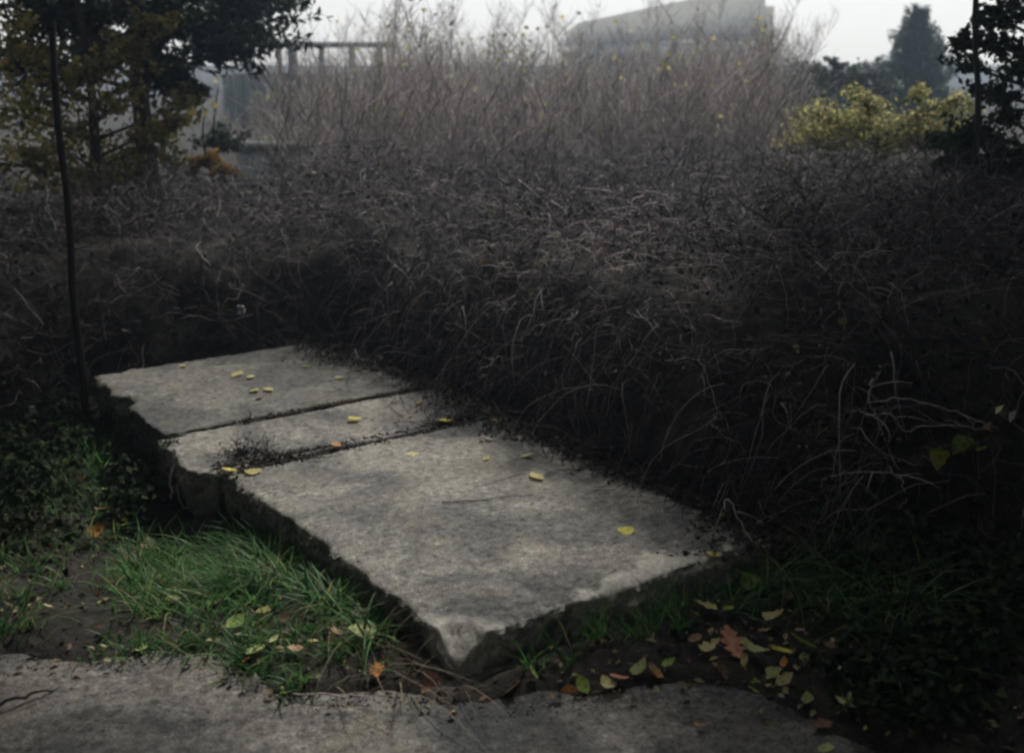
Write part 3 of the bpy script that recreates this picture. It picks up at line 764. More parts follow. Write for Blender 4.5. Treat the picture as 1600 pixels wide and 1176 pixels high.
for k in range(7):
    a, b, c = sapling_mesh(200 + k, 2.0)
    a.materials.append(M['twig']); b.materials.append(M['twig']); c.materials.append(M['yellow'])
    protos.append((a, b, c))
r = np.random.RandomState(61)
def sapling(x, y, h, k, leafy):
    a, b, c = protos[k]
    o = link('sapling', None, loc=(x, y, g1(x, y) - 0.04), rz=r.uniform(0, 6.28))
    s = h / 2.0
    o.scale = (s * r.uniform(0.85, 1.2), s * r.uniform(0.85, 1.2), s)
    if leafy: tag(o, 'thin sapling with a few last yellow leaves in the grey thicket', 'sapling', 'saplings with last leaves in the thicket')
    else: tag(o, 'bare grey twiggy sapling in the dense thicket behind the brambles', 'sapling', 'bare saplings in the thicket')
    link('stem', a, None, o); link('twigs', b, None, o)
    if leafy: link('leaves', c, None, o)
cnt = 0
while cnt < 190:
    u = r.uniform(370, 1300); y = r.uniform(9.5, 19.0)
    dens = np.interp(u, [380, 470, 560, 700, 1000, 1200, 1260], [0.5, 0.6, 0.9, 1, 1, 1, 0.55])
    if r.rand() > dens: continue
    x = (u - 800) / F_PX * y
    vt = np.interp(u, [380, 470, 530, 600, 660, 760, 850, 900, 960, 1020, 1080, 1130, 1200, 1225, 1260], [165, 125, 90, 15, 0, 35, 60, 80, 62, 25, -8, -30, 5, 95, 110]) + (vnoise(u / 45.0, 3.3) - 0.5) * 90 + r.normal() * 40 + 12
    ztop = Q(u, vt, y)[2]
    h = ztop - g1(x, y)
    if h < 0.4: continue
    sapling(x, y, h, r.randint(7), r.rand() < 0.35)
    cnt += 1

# fine brushwood filling the thicket
def poly_field(p0, d0, L, n, wob, grav, r):
    N = len(p0)
    P_ = np.zeros((N, n, 3)); P_[:, 0] = p0
    d = d0 / np.linalg.norm(d0, axis=1, keepdims=True)
    step = (L / (n - 1))[:, None]
    for i in range(1, n):
        d = d + r.normal(size=(N, 3)) * wob; d[:, 2] += grav
        d /= np.linalg.norm(d, axis=1, keepdims=True)
        P_[:, i] = P_[:, i - 1] + d * step
    return P_
N = 7000
u = r.uniform(430, 1240, N); y = r.uniform(8.6, 16.0, N); x = (u - 800) / F_PX * y
g0 = ground(x, y)
z = g0 + r.uniform(0.0, 1.0, N) * 0.09 * y
d0 = np.stack([r.normal(size=N) * 0.6, r.normal(size=N) * 0.6, np.ones(N)], 1)
pts = poly_field(np.stack([x, y, z], 1), d0, r.uniform(0.25, 0.7, N), 6, 0.16, 0.02, r)
g = Geo(); tubes(g, pts, np.broadcast_to(np.linspace(0.0035, 0.0015, 6), (N, 6)) * r.uniform(0.7, 1.3, N)[:, None], 3)
bw = link('brushwood', g.mesh('brushwood'), M['twig'])
tag(bw, 'fine grey brushwood twigs filling the thicket', 'brushwood', kind='stuff')

# ------------------------------------------------------------------ bramble bank
def bank_points(N, r, xr, yr, dmin=0.02):
    out = []
    n = 0
    while n < N:
        x = r.uniform(*xr, N); y = r.uniform(*yr, N)
        # keep to what the view cone holds, plus a margin
        d = bank_d(x, y)
        ok = (d > dmin) & (np.abs(x) < 0.56 * y + 0.6)
        w = np.where(d < 0.5, 1.0, np.clip(1.25 - (y - 3.5) * 0.11, 0.35, 1))
        ok &= r.rand(N) < w
        out.append(np.stack([x[ok], y[ok]], 1)); n += ok.sum()
    return np.concatenate(out)[:N]
r = np.random.RandomState(71)
N = 27000
xy = bank_points(N, r, (-4.8, 4.6), (3.4, 8.8))
B = bank_h(xy[:, 0], xy[:, 1]); G0 = ground(xy[:, 0], xy[:, 1])
z = G0 + (B - G0) * r.uniform(0.0, 1.02, N) ** 0.6
a = r.uniform(0, 6.28, N)
d0 = np.stack([np.cos(a), np.sin(a) - 0.25, r.uniform(-0.2, 1.0, N)], 1)
L = r.uniform(0.10, 0.5, N)
pts = poly_field(np.stack([xy[:, 0], xy[:, 1], z], 1), d0, L, 8, 0.38, -0.07, r)
gz = ground(pts[..., 0], pts[..., 1]) + 0.01
pts[..., 2] = np.maximum(pts[..., 2], gz)
R = np.linspace(1.0, 0.45, 8)[None] * (0.0008 + 0.0030 * r.rand(N)[:, None] ** 4)
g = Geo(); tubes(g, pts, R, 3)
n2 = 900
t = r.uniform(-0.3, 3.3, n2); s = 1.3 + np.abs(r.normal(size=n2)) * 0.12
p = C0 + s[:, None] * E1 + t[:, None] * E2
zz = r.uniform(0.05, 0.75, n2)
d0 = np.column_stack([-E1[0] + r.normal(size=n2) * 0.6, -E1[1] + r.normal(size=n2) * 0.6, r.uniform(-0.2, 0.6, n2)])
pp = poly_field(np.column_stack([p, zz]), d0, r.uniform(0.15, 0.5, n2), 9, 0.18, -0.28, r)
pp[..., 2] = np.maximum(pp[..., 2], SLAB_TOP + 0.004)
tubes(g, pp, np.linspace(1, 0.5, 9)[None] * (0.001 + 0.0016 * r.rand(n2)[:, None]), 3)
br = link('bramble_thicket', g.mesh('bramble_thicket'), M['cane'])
tag(br, 'dense dark tangle of bare bramble stems covering the bank', 'brambles', kind='stuff')
# dead leaves caught in the tangle
N = 9000
xy = bank_points(N, r, (-4.8, 4.6), (3.4, 8.8))
B = bank_h(xy[:, 0], xy[:, 1]); G0 = ground(xy[:, 0], xy[:, 1])
c = np.stack([xy[:, 0], xy[:, 1], G0 + (B - G0) * r.uniform(0, 0.9, N) ** 0.7 + 0.01], 1)
g = Geo(); leaf_quads(g, c, 0.04, r, 0.2, 0.6)
dl = link('dead_foliage', g.mesh('dead_foliage'), M['dead_leaf'])
tag(dl, 'withered brown leaves caught in the bramble tangle', 'leaves', kind='stuff')

# single arching canes that stand out pale against the dark
def cane(pxs, y0, dy, rad, label, group, mat='cane_pale', seed=0, leaves=()):
    rr = np.random.RandomState(seed)
    k = np.array([Q(u, v, y0 + dy * i / max(1, len(pxs) - 1)) for i, (u, v) in enumerate(pxs)])
    n = 4 * len(pxs)
    t = np.linspace(0, len(pxs) - 1, n)
    # Catmull-Rom through the points
    kk = np.vstack([2 * k[0] - k[1], k, 2 * k[-1] - k[-2]])
    pts = []
    for tv in t:
        i = min(int(tv), len(pxs) - 2); f = tv - i
        p0, p1, p2, p3 = kk[i:i + 4]
        pts.append(0.5 * (2 * p1 + (p2 - p0) * f + (2 * p0 - 5 * p1 + 4 * p2 - p3) * f * f + (3 * p1 - p0 - 3 * p2 + p3) * f ** 3))
    pts = np.array(pts) + rr.normal(size=(n, 3)) * 0.003
    base = pts[0].copy()
    o = link('bramble_cane', None, loc=tuple(base)); tag(o, label, 'bramble cane', group)
    g = Geo(); tubes(g, (pts - base)[None], np.linspace(rad, rad * 0.5, n)[None], 5)
    link('stem', shade(g.mesh('cane')), M[mat], o)
    m = rr.randint(2, 5)
    S = []
    for i in range(m):
        j = rr.randint(1, n - 1); d = rr.normal(size=3); d[2] = abs(d[2]) * 0.4
        d /= np.linalg.norm(d); ln = rr.uniform(0.05, 0.16)
        q = pts[j] - base
        S.append(np.array([q + d * ln * f + np.array([0, 0, -0.3 * ln * f * f]) for f in np.linspace(0, 1, 5)]))
    g = Geo(); tubes(g, np.array(S), np.broadcast_to(np.linspace(rad * 0.6, rad * 0.25, 5), (m, 5)), 4)
    tag(link('side_shoots', g.mesh('shoots'), M[mat], o), kind='stuff')
    for (u, v, yy, size, colr) in leaves:
        g = Geo(); p = Q(u, v, yy) - base
        lf = link('leaf', leaf_mesh_cache['ivy'], None, o, loc=tuple(p))
        lf.rotation_euler = (math.radians(-50) + rr.normal() * 0.4, rr.normal() * 0.5, rr.uniform(-0.8, 0.8))
        lf.scale = (size,) * 3
        lf.data = leaf_mesh_cache['ivy'].copy(); lf.data.materials.clear(); lf.data.materials.append(LEAFC[colr])
    return o

# leaf shapes, one unit long, y along the leaf
def leaf_shape(half, curl=0.18, fold=0.12, seed=0):
    """half: list of (y, halfwidth) from base to tip"""
    rr = np.random.RandomState(seed)
    v, f = [], []
    n = len(half)
    for y, w in half:
        zc = curl * (y - 0.5) ** 2 * 1.6
        jl = 1 + rr.normal() * 0.06
        v += [(-w * jl, y - 0.5, zc + fold * w + rr.normal() * 0.012), (0, y - 0.5, zc), (w / jl, y - 0.5, zc + fold * w + rr.normal() * 0.012)]
    q = []
    for i in range(n - 1):
        a = 3 * i
        q += [[a, a + 1, a + 4, a + 3], [a + 1, a + 2, a + 5, a + 4]]
    st0 = len(v)
    v += [(-0.012, -0.5, 0), (0.012, -0.5, 0), (0.014, -0.78, 0.03), (-0.005, -0.78, 0.03)]
    q.append([st0, st0 + 3, st0 + 2, st0 + 1])
    return make_mesh('leaf', np.array(v, float), [np.array(q)])
leaf_mesh_cache = {
    'oval': leaf_shape([(0, 0.03), (0.12, 0.17), (0.3, 0.29), (0.5, 0.32), (0.7, 0.25), (0.87, 0.12), (1, 0.01)], 0.25, 0.2, 1),
    'broad': leaf_shape([(0, 0.05), (0.06, 0.28), (0.2, 0.40), (0.34, 0.44), (0.42, 0.38), (0.55, 0.42), (0.68, 0.28), (0.82, 0.22), (0.92, 0.10), (1, 0.01)], 0.3, 0.15, 2),
    'oak': leaf_shape([(0, 0.02), (0.08, 0.07), (0.17, 0.22), (0.24, 0.10), (0.34, 0.34), (0.40, 0.30), (0.46, 0.12), (0.56, 0.40), (0.64, 0.34), (0.70, 0.13), (0.79, 0.27), (0.86, 0.20), (0.90, 0.09), (1, 0.05)], 0.12, 0.1, 3),
    'maple': leaf_shape([(0, 0.04), (0.04, 0.25), (0.12, 0.42), (0.20, 0.30), (0.30, 0.36), (0.42, 0.50), (0.50, 0.34), (0.58, 0.18), (0.72, 0.26), (0.80, 0.20), (0.88, 0.08), (1, 0.01)], 0.22, 0.18, 4),
    'ivy': leaf_shape([(0, 0.08), (0.06, 0.32), (0.2, 0.42), (0.4, 0.34), (0.62, 0.26), (0.82, 0.14), (1, 0.01)], 0.2, 0.2, 5),
}
GL = 'pale bramble canes arching out of the dark bank'
r = np.random.RandomState(81)
cane([(1362, 590), (1358, 625), (1375, 665), (1392, 710), (1404, 735)], 3.75, -0.05, 0.0042, 'pale upright cane crossing two thin arching shoots beside green ivy leaves', None, seed=1)
cane([(1355, 626), (1420, 624), (1480, 638), (1520, 655), (1560, 668)], 3.72, -0.1, 0.003, 'upper thin arching shoot leading towards small pale leaf tips', None, seed=2, leaves=[(1562, 640, 3.6, 0.055, 'pale green'), (1582, 652, 3.6, 0.045, 'greyish white'), (1545, 668, 3.62, 0.045, 'tan')])
cane([(1350, 648), (1395, 648), (1412, 672), (1450, 664), (1520, 668), (1548, 672)], 3.68, -0.05, 0.0028, 'lower thin shoot bending down behind the upright cane', None, seed=3, leaves=[(1460, 705, 3.6, 0.085, 'fresh green'), (1500, 698, 3.6, 0.09, 'fresh green'), (1466, 720, 3.58, 0.08, 'bright yellow'), (1532, 703, 3.6, 0.05, 'fresh green')])
cane([(1425, 705), (1448, 712), (1470, 706), (1500, 700), (1530, 706), (1570, 720)], 3.62, -0.03, 0.0022, 'thin ivy stem threading through the green leaves', None, 'cane', seed=31)
cane([(1540, 690), (1548, 668), (1562, 646), (1584, 650)], 3.62, -0.02, 0.002, 'short shoot ending in small pale leaf tips', None, 'cane', seed=32)
cane([(1282, 760), (1292, 745), (1330, 738), (1380, 738), (1405, 745), (1412, 770)], 3.5, -0.05, 0.003, 'low cane arching over like a hoop above the dark grass', None, seed=4)
cane([(1108, 862), (1126, 800), (1138, 780), (1160, 820), (1185, 860)][::-1], 3.30, 0.1, 0.0032, 'dry cane leaning across the far corner of the slab', None, seed=5)
cane([(1150, 718), (1175, 745), (1200, 770), (1250, 795), (1320, 815)][::-1], 3.5, 0.2, 0.005, 'thicker dim cane sloping down into the long grass', None, 'cane', seed=6)
cane([(1092, 560), (1105, 590), (1120, 640), (1112, 660), (1130, 680), (1150, 690)][::-1], 3.75, 0.1, 0.0024, 'thin curled cane hanging down the dark bank face', None, seed=7)
cane([(1180, 600), (1195, 575), (1190, 550), (1176, 552), (1180, 580)], 3.9, 0.0, 0.0024, 'thin cane looped round itself on the bank face', None, seed=8)
for i in range(120):
    u = np.clip(900 + r.normal() * 190, 560, 1400); v = 370 + r.normal() * 62
    if r.rand() < 0.15: u = r.uniform(400, 640); v = r.uniform(280, 400)
    x = None
    # find where this view ray meets the bramble top
    yy = np.linspace(3.6, 9, 300); zz = np.array([Q(u, v, q)[2] for q in yy]); xx = np.array([Q(u, v, q)[0] for q in yy])
    hit = np.where(zz < bank_h(xx, yy))[0]
    if len(hit) == 0: continue
    y0 = yy[hit[0]] - 0.04
    k = 6.0 / y0
    du = r.choice([-1, 1]) * r.uniform(8, 40) * k; up = r.uniform(8, 34) * k; dn = r.uniform(10, 60) * k
    cane([(u, v + up), (u + du * 0.2, v + up * 0.3), (u + du * 0.55, v), (u + du, v + dn * 0.3), (u + du * 1.3, v + dn)], y0 + 0.03, -0.06, r.uniform(0.0017, 0.0032), 'pale bare cane curling out of the dark bramble bank', GL, seed=100 + i)

# ------------------------------------------------------------------ grass
def blades(N, region, r, h0, h1, wid, lean=(0, 0), zoff=0.0, bend=0.5, onslab=False, clump=None):
    """region(r,N) -> xy ; curved tapering blades"""
    xy = region(r, N)
    N = len(xy)
    z = ground(xy[:, 0], xy[:, 1]) - 0.008 + zoff
    if onslab: z = np.full(N, SLAB_TOP - 0.03)
    a = r.uniform(0, 6.28, N)
    d = np.stack([np.cos(a) * 0.5 + lean[0], np.sin(a) * 0.5 + lean[1], np.ones(N)], 1)
    L = r.uniform(h0, h1, N)
    p = poly_field(np.stack([xy[:, 0], xy[:, 1], z], 1), d, L, 5, 0.07, 0.0, r)
    f = np.linspace(0, 1, 5) ** 2
    hor = d[:, :2] / (np.linalg.norm(d[:, :2], axis=1, keepdims=True) + 1e-6)
    b = (L * bend * r.uniform(0.2, 1.0, N))[:, None]
    p[..., 0] += hor[:, :1] * b * f; p[..., 1] += hor[:, 1:] * b * f; p[..., 2] -= b * f * 0.7
    sd = np.stack([-hor[:, 1], hor[:, 0], np.zeros(N)], 1)
    th = r.uniform(0, 3.14, N)[:, None]
    sd = sd * np.cos(th) + np.array([[0.9, 0.1, 0]]) * np.sin(th)
    w = wid * r.uniform(0.6, 1.3, N)[:, None] * np.array([0.8, 1.0, 0.85, 0.55, 0.04])[None]
    V = np.stack([p - sd[:, None] * w[..., None], p + sd[:, None] * w[..., None]], 2).reshape(-1, 3)
    i = (np.arange(N) * 10)[:, None]
    q = np.concatenate([np.concatenate([i + 2 * k, i + 2 * k + 1, i + 2 * k + 3, i + 2 * k + 2], 1) for k in range(4)])
    g = Geo(); g.add(V, q)
    return g
def px_region(polys, weights=None, jit=0.03):
    def f(r, N):
        out = []
        for (u, v, ru, rv, w) in polys:
            n = int(N * w)
            uu = u + r.normal(size=n) * ru; vv = v + r.normal(size=n) * rv
            c = np.array([P(a, b, 0.0)[:2] for a, b in zip(uu, vv)])
            # tufts
            k = max(3, n // 25); cen = c[r.randint(0, n, k)]
            m = r.rand(n) < 0.85
            c[m] = cen[r.randint(0, k, m.sum())] + r.normal(size=(m.sum(), 2)) * 0.022
            out.append(c)
        c = np.concatenate(out)
        s, t = st(c[:, 0], c[:, 1])
        keep = ~((s > -0.02) & (t > -0.03) & (s < 1.25) & (t < 3.3))
        keep &= (c[:, 1] > path_edge(c[:, 0]) - 0.02)
        return c[keep]
    return f
r = np.random.RandomState(91)
G = px_region([(330, 880, 60, 28, 0.30), (410, 850, 40, 24, 0.22), (520, 925, 28, 26, 0.14), (465, 865, 45, 36, 0.20), (230, 860, 40, 30, 0.06), (600, 985, 26, 26, 0.10), (300, 840, 60, 20, 0.10), (250, 910, 40, 30, 0.08)])
gl = link('grass', blades(4600, G, r, 0.05, 0.20, 0.0030, bend=0.9).mesh('grass'), M['grass'])
tag(gl, 'lush green grass tufts beside the long broken edge of the slab', 'grass', kind='stuff')
G = px_region([(270, 1010, 70, 18, 0.35), (430, 1000, 70, 30, 0.35), (400, 1060, 50, 22, 0.15), (560, 1010, 40, 20, 0.15)])
g2 = link('grass', blades(1500, G, r, 0.03, 0.10, 0.0024, bend=0.8).mesh('grass'), M['grass'])
tag(g2, 'short sparse grass in the soil along the path edge', 'grass', kind='stuff')
def front_region(r, N):
    s = np.abs(r.beta(2.2, 2.4, N)) * 1.0 + 0.10; t = -0.05 - np.abs(r.normal(size=N)) * 0.05
    k = max(4, N // 14); m = r.rand(N) < 0.75
    cs, ct = s[:k], t[:k]; j = r.randint(0, k, N)
    s = np.where(m, cs[j] + r.normal(size=N) * 0.012, s); t = np.where(m, ct[j] + r.normal(size=N) * 0.010, t)
    t = np.minimum(t, -0.035)
    return C0 + s[:, None] * E1 + t[:, None] * E2
g3 = link('grass', blades(300, front_region, r, 0.06, 0.17, 0.0022, bend=0.4).mesh('grass'), M['grass'])
tag(g3, 'tall thin grass growing against the shaded front face of the slab', 'grass', kind='stuff')
G = px_region([(1250, 905, 50, 30, 0.6), (1340, 950, 50, 45, 0.35), (1180, 950, 60, 30, 0.05)])
g4 = link('grass', blades(900, G, r, 0.10, 0.28, 0.0024, bend=1.1, lean=(0.1, -0.3)).mesh('grass'), M['grass'])
tag(g4, 'long dark drooping grass below the brambles past the slab end', 'grass', kind='stuff')
G = px_region([(140, 690, 25, 30, 0.35), (60, 840, 60, 50, 0.3), (120, 740, 40, 30, 0.2), (30, 960, 30, 40, 0.15)])
g5 = link('grass', blades(800, G, r, 0.08, 0.22, 0.0022, bend=0.8).mesh('grass'), M['grass'])
tag(g5, 'dim green weeds and grass in the shade near the leaning post', 'grass', kind='stuff')
G = px_region([(1190, 850, 50, 30, 0.5), (1120, 800, 40, 30, 0.2), (660, 1070, 60, 14, 0.06), (540, 1040, 50, 20, 0.06)])
g6 = link('dry_grass', blades(700, G, r, 0.08, 0.28, 0.0014, bend=1.2, lean=(0.4, -0.3)).mesh('dry_grass'), M['dry_grass'])
tag(g6, 'dry straw-coloured grass stalks trailing round the slab ends', 'grass', kind='stuff')

# ------------------------------------------------------------------ litter: brown leaf bits, crack filling, crumbs
N = 6500
xx = r.uniform(-2.8, 2.6, N); yy = r.uniform(2.35, 5.4, N)
s, t = st(xx, yy)
d = yy - path_edge(xx)
ok = (d > -0.06) & ~((s > -0.03) & (t > -0.04) & (s < 1.25) & (t < 3.3))
ok &= (r.rand(N) < np.where(xx > 0.4, 1.0, 0.6))
xx, yy = xx[ok], yy[ok]
c = np.stack([xx, yy, np.maximum(ground(xx, yy), 0.004) * 1.0 + 0.008], 1); c[:, 2] = ground(xx, yy) + 0.008
c[:, 2] = np.where(yy - path_edge(xx) < 0.0, np.maximum(c[:, 2], 0.014), c[:, 2])
g = Geo(); leaf_quads(g, c, 0.026, r, 0.75, 0.6)
tag(link('leaf_litter', g.mesh('leaf_litter'), M['dead_leaf']), 'small brown leaf crumbs scattered over the soil', 'leaf litter', kind='stuff')

N = 900
xx = np.concatenate([r.uniform(-1.9, 0.0, N // 2), r.uniform(0.1, 1.5, N // 2)]); yy = r.uniform(2.4, 3.9, N)
s, t = st(xx, yy)
ok = (yy - path_edge(xx) > -0.03 - 0.1 * (r.rand(N) < 0.1)) & ~((s > -0.03) & (t > -0.04) & (s < 1.25) & (t < 3.3))
xx, yy = xx[ok], yy[ok]
c = np.stack([xx, yy, np.maximum(ground(xx, yy), np.where(yy < path_edge(xx) + 0.05, 0.008, -1)) + 0.012], 1)
g = Geo(); leaf_quads(g, c, 0.026, r, 0.7, 0.6)
M['fragment'] = island_mat('leaf_fragment', [(0.0, (0.10, 0.07, 0.05)), (0.4, (0.22, 0.14, 0.09)), (0.7, (0.33, 0.30, 0.14)), (1.0, (0.50, 0.46, 0.28))], 0.8, 0.2)
tag(link('leaf_fragments', g.mesh('leaf_fragments'), M['fragment']), 'small pale torn leaf fragments strewn over the verge', 'leaf litter', kind='stuff')
N = 5200
t = r.uniform(-0.1, 3.35, N)
wd_ = 0.03 + 0.12 * np.clip(fbm(t * 2.2, t * 0 + 2, 4) + 0.22, 0, 1) + 0.10 * smooth(2.5, 3.2, t) + 0.06 * (1 - smooth(0, 0.35, t))
s = 1.24 - np.abs(r.normal(size=N)) * wd_
p = C0 + s[:, None] * E1 + t[:, None] * E2
g = Geo(); leaf_quads(g, np.column_stack([p, SLAB_TOP + 0.004 + 0.06 * np.clip(s - 1.12, 0, 1) + r.rand(N) * 0.012]), 0.022, r, 0.7, 0.55)
tag(link('leaf_litter', g.mesh('leaf_litter'), M['dead_leaf']), 'dark rotting leaf litter drifted along the bramble side of the slab', 'leaf litter', kind='stuff')

def crumbs(N, pos, size, r):
    g = Geo()
    base = np.array([[1, 0, -.3], [-0.5, .87, -.3], [-.5, -.87, -.3], [0.1, 0.1, 0.9]])
    f = np.array([[0, 2, 1], [0, 1, 3], [1, 2, 3], [2, 0, 3]])
    sc_ = size * r.uniform(0.4, 1.4, N)
    rot = r.uniform(0, 6.28, N)
    V = np.zeros((N, 4, 3))
    cr, sr = np.cos(rot)[:, None], np.sin(rot)[:, None]
    bx = base[None, :, 0] * r.uniform(0.6, 1.8, (N, 1)); by = base[None, :, 1]
    V[..., 0] = bx * cr - by * sr; V[..., 1] = bx * sr + by * cr; V[..., 2] = base[None, :, 2]
    V = V * sc_[:, None, None] + pos[:, None, :]
    F = (f[None] + (np.arange(N) * 4)[:, None, None]).reshape(-1, 3)
    g.add(V.reshape(-1, 3), F)
    return g
N = 2600
s = r.uniform(-0.04, 1.2, N)
wd = np.interp(s, [-0.05, 0.05, 0.2, 0.45, 0.9, 1.2], [0.045, 0.05, 0.05, 0.02, 0.028, 0.05])
t = 1.605 + r.normal(size=N) * wd * 0.75 + 0.012 * np.sin(s * 7)
p = C0 + s[:, None] * E1 + t[:, None] * E2
inside = np.abs(t - 1.605) < 0.025
z = np.where(inside, SLAB_TOP - 0.02, SLAB_TOP + 0.001)
g = crumbs(N, np.column_stack([p, z]), 0.0075, r)
tag(link('crack_soil', g.mesh('crack_soil'), M['moss']), 'dark soil and moss filling the wide crack across the slab', 'soil', kind='stuff')
g = Geo(); box(g, (*(W(0.6, 1.605)[:2]), 0.045), (1.2, 0.075, 0.09), SLAB_ROT)
tag(link('crack_bed', g.mesh('crack_bed'), M['soil']), 'damp earth bed deep inside the wide slab crack', 'soil', kind='stuff')
N = 700
s = r.beta(1.6, 1.0, N) * 0.95 + 0.22
t = 2.157 + r.normal(size=N) * 0.010 * np.where(vnoise(s * 9, s * 0) > 0.45, 1.3, 0.3)
p = C0 + s[:, None] * E1 + t[:, None] * E2
g = crumbs(N, np.column_stack([p, np.full(N, SLAB_TOP - 0.002)]), 0.006, r)
tag(link('crack_soil', g.mesh('crack_soil'), M['moss']), 'thin broken line of moss in the narrower slab crack', 'soil', kind='stuff')
N = 900
s = r.uniform(0, 1.2, N); t = r.uniform(0, 3.2, N)
edge = r.rand(N) < 0.5
s = np.where(edge, 1.2 - np.abs(r.normal(size=N)) * 0.10, s)
p = C0 + s[:, None] * E1 + t[:, None] * E2
g = crumbs(N, np.column_stack([p, np.full(N, SLAB_TOP - 0.002)]), 0.0022, r)
tag(link('slab_debris', g.mesh('slab_debris'), M['moss']), 'tiny crumbs of earth and twig bits lying over the slab', 'debris', kind='stuff')
N = 800
xx = r.uniform(-1.6, 1.2, N); yy = path_edge(xx) - np.abs(r.normal(size=N)) * 0.05 + 0.03
g = crumbs(N, np.stack([xx, yy, np.full(N, 0.003)], 1), 0.003, r)
tag(link('path_debris', g.mesh('path_debris'), M['moss']), 'dark earth crumbs spilled from the verge onto the path', 'debris', kind='stuff')

# twigs in the crack, dead weed, hanging root, stick as path shadow
def stick(name, pts, rad, label, cat, group, mat='cane', seed=0):
    rr = np.random.RandomState(seed)
    pts = np.array(pts, float); base = pts[0].copy()
    t = np.linspace(0, len(pts) - 1, 4 * len(pts))
    p = np.stack([np.interp(t, np.arange(len(pts)), pts[:, j]) for j in range(3)], 1) - base
    p[1:] += rr.normal(size=(len(p) - 1, 3)) * rad * 0.7
    g = Geo(); tubes(g, p[None], np.linspace(rad, rad * 0.5, len(p))[None], 6)
    o = link(name, shade(g.mesh(name)), M[mat], loc=tuple(base))
    return tag(o, label, cat, group)
zt = SLAB_TOP + 0.006
for i, (u0, v0, u1, v1) in enumerate([(480, 700, 500, 718), (535, 690, 556, 699), (548, 682, 566, 702), (585, 680, 610, 690), (470, 716, 530, 712), (620, 676, 655, 668)]):
    stick('twig', [P(u0, v0, zt), P((u0 + u1) / 2, (v0 + v1) / 2, zt + 0.01), P(u1, v1, zt)], 0.0035, 'short dark twig lying across the wide slab crack', 'twig', 'twigs in the slab crack', seed=i)
stick('twig', [P(-40, 1116, 0.012), P(30, 1092, 0.02), P(92, 1070, 0.012)], 0.006, 'dark straight stick standing in for a shadow on the path beside the verge', 'twig', None, seed=9)  # dark stick laid in place of a cast shadow
stick('twig', [P(455, 1083, 0.02), P(520, 1085, 0.022), P(585, 1090, 0.016)], 0.003, 'thin reddish twig lying along the path edge under the orange leaf', 'twig', None, 'cane_pale', seed=10)
stick('twig', [P(690, 785, zt), P(760, 780, zt), P(832, 772, zt)], 0.0022, 'hair-thin dark line lying in the middle of the large slab', 'twig', None, seed=11)  # thin dark strand across the slab top
stick('twig', [P(460, 1008, 0.05), P(500, 985, 0.08), P(530, 958, 0.10)], 0.002, 'pale green straw slanting out of the verge grass', 'straw', None, 'dry_grass', seed=12)
k0 = W(0.0, 1.62, SLAB_TOP); rt = link('hanging_root', None, loc=tuple(P(272, 700, 0.11)))
tag(rt, 'pale dry root hanging over the broken slab side', 'root')
b0 = P(272, 700, 0.11)
yy0 = b0[1] - 0.06
R3 = [Q(272, 700, yy0), Q(274, 722, yy0 - 0.02), Q(266, 748, yy0 - 0.03), Q(270, 770, yy0 - 0.05), Q(262, 792, yy0 - 0.08)]
R4 = [Q(272, 720, yy0 - 0.02), Q(282, 745, yy0 - 0.03), Q(276, 765, yy0 - 0.05), Q(284, 790, yy0 - 0.07), Q(300, 800, yy0 - 0.09)]
for RR, rad in ((R3, 0.009), (R4, 0.006)):
    pp = np.array(RR) - b0; t = np.linspace(0, 4, 16)
    p = np.stack([np.interp(t, np.arange(5), pp[:, j]) for j in range(3)], 1) + rs.normal(size=(16, 3)) * 0.003
    g = Geo(); tubes(g, p[None], np.linspace(rad, rad * 0.4, 16)[None], 6)
    link('root_strand', shade(g.mesh('root')), M['cane_pale'], rt)
def weed(u, v, n, h, spread, label, mat, seed):
    rr = np.random.RandomState(seed)
    b = P(u, v, SLAB_TOP - 0.01)
    o = link('weed', None, loc=tuple(b)); tag(o, label, 'weed')
    d = rr.normal(size=(n, 3)) * np.array([1, 1, 0.3]); d[:, 2] = np.abs(d[:, 2]) + 0.35
    p = poly_field(rr.normal(size=(n, 3)) * np.array([spread, spread * 0.5, 0]), d, rr.uniform(h * 0.4, h, n), 7, 0.3, -0.08, rr)
    p[..., 2] = np.maximum(p[..., 2], 0.004)
    g = Geo(); tubes(g, p, np.broadcast_to(np.linspace(0.0016, 0.0008, 7), (n, 7)), 3)
    tag(link('stems', g.mesh('stems'), M[mat], o), kind='stuff')
    g = Geo(); leaf_quads(g, p[:, 3:].reshape(-1, 3)[rr.permutation(n * 4)[:n * 2]], 0.014, rr, 0.2, 0.5)
    link('leaves', g.mesh('weed_leaves'), M['moss'], o)
weed(390, 712, 130, 0.13, 0.05, 'dead dark weed tuft growing beside the wide crack', 'cane', 1)
weed(388, 658, 22, 0.05, 0.008, 'tiny dark weed sprig on the narrower crack', 'cane', 2)
weed(262, 693, 24, 0.06, 0.02, 'small weed at the broken edge end of the short crack', 'grass', 3)
weed(690, 655, 90, 0.12, 0.12, 'dark weed growth where the wide crack meets the bramble bank', 'cane', 4)
weed(650, 600, 90, 0.12, 0.10, 'dark weed growth where the narrower crack meets the bramble bank', 'cane', 5)
weed(545, 550, 90, 0.12, 0.16, 'dark weed growth at the back corner of the slab', 'cane', 6)

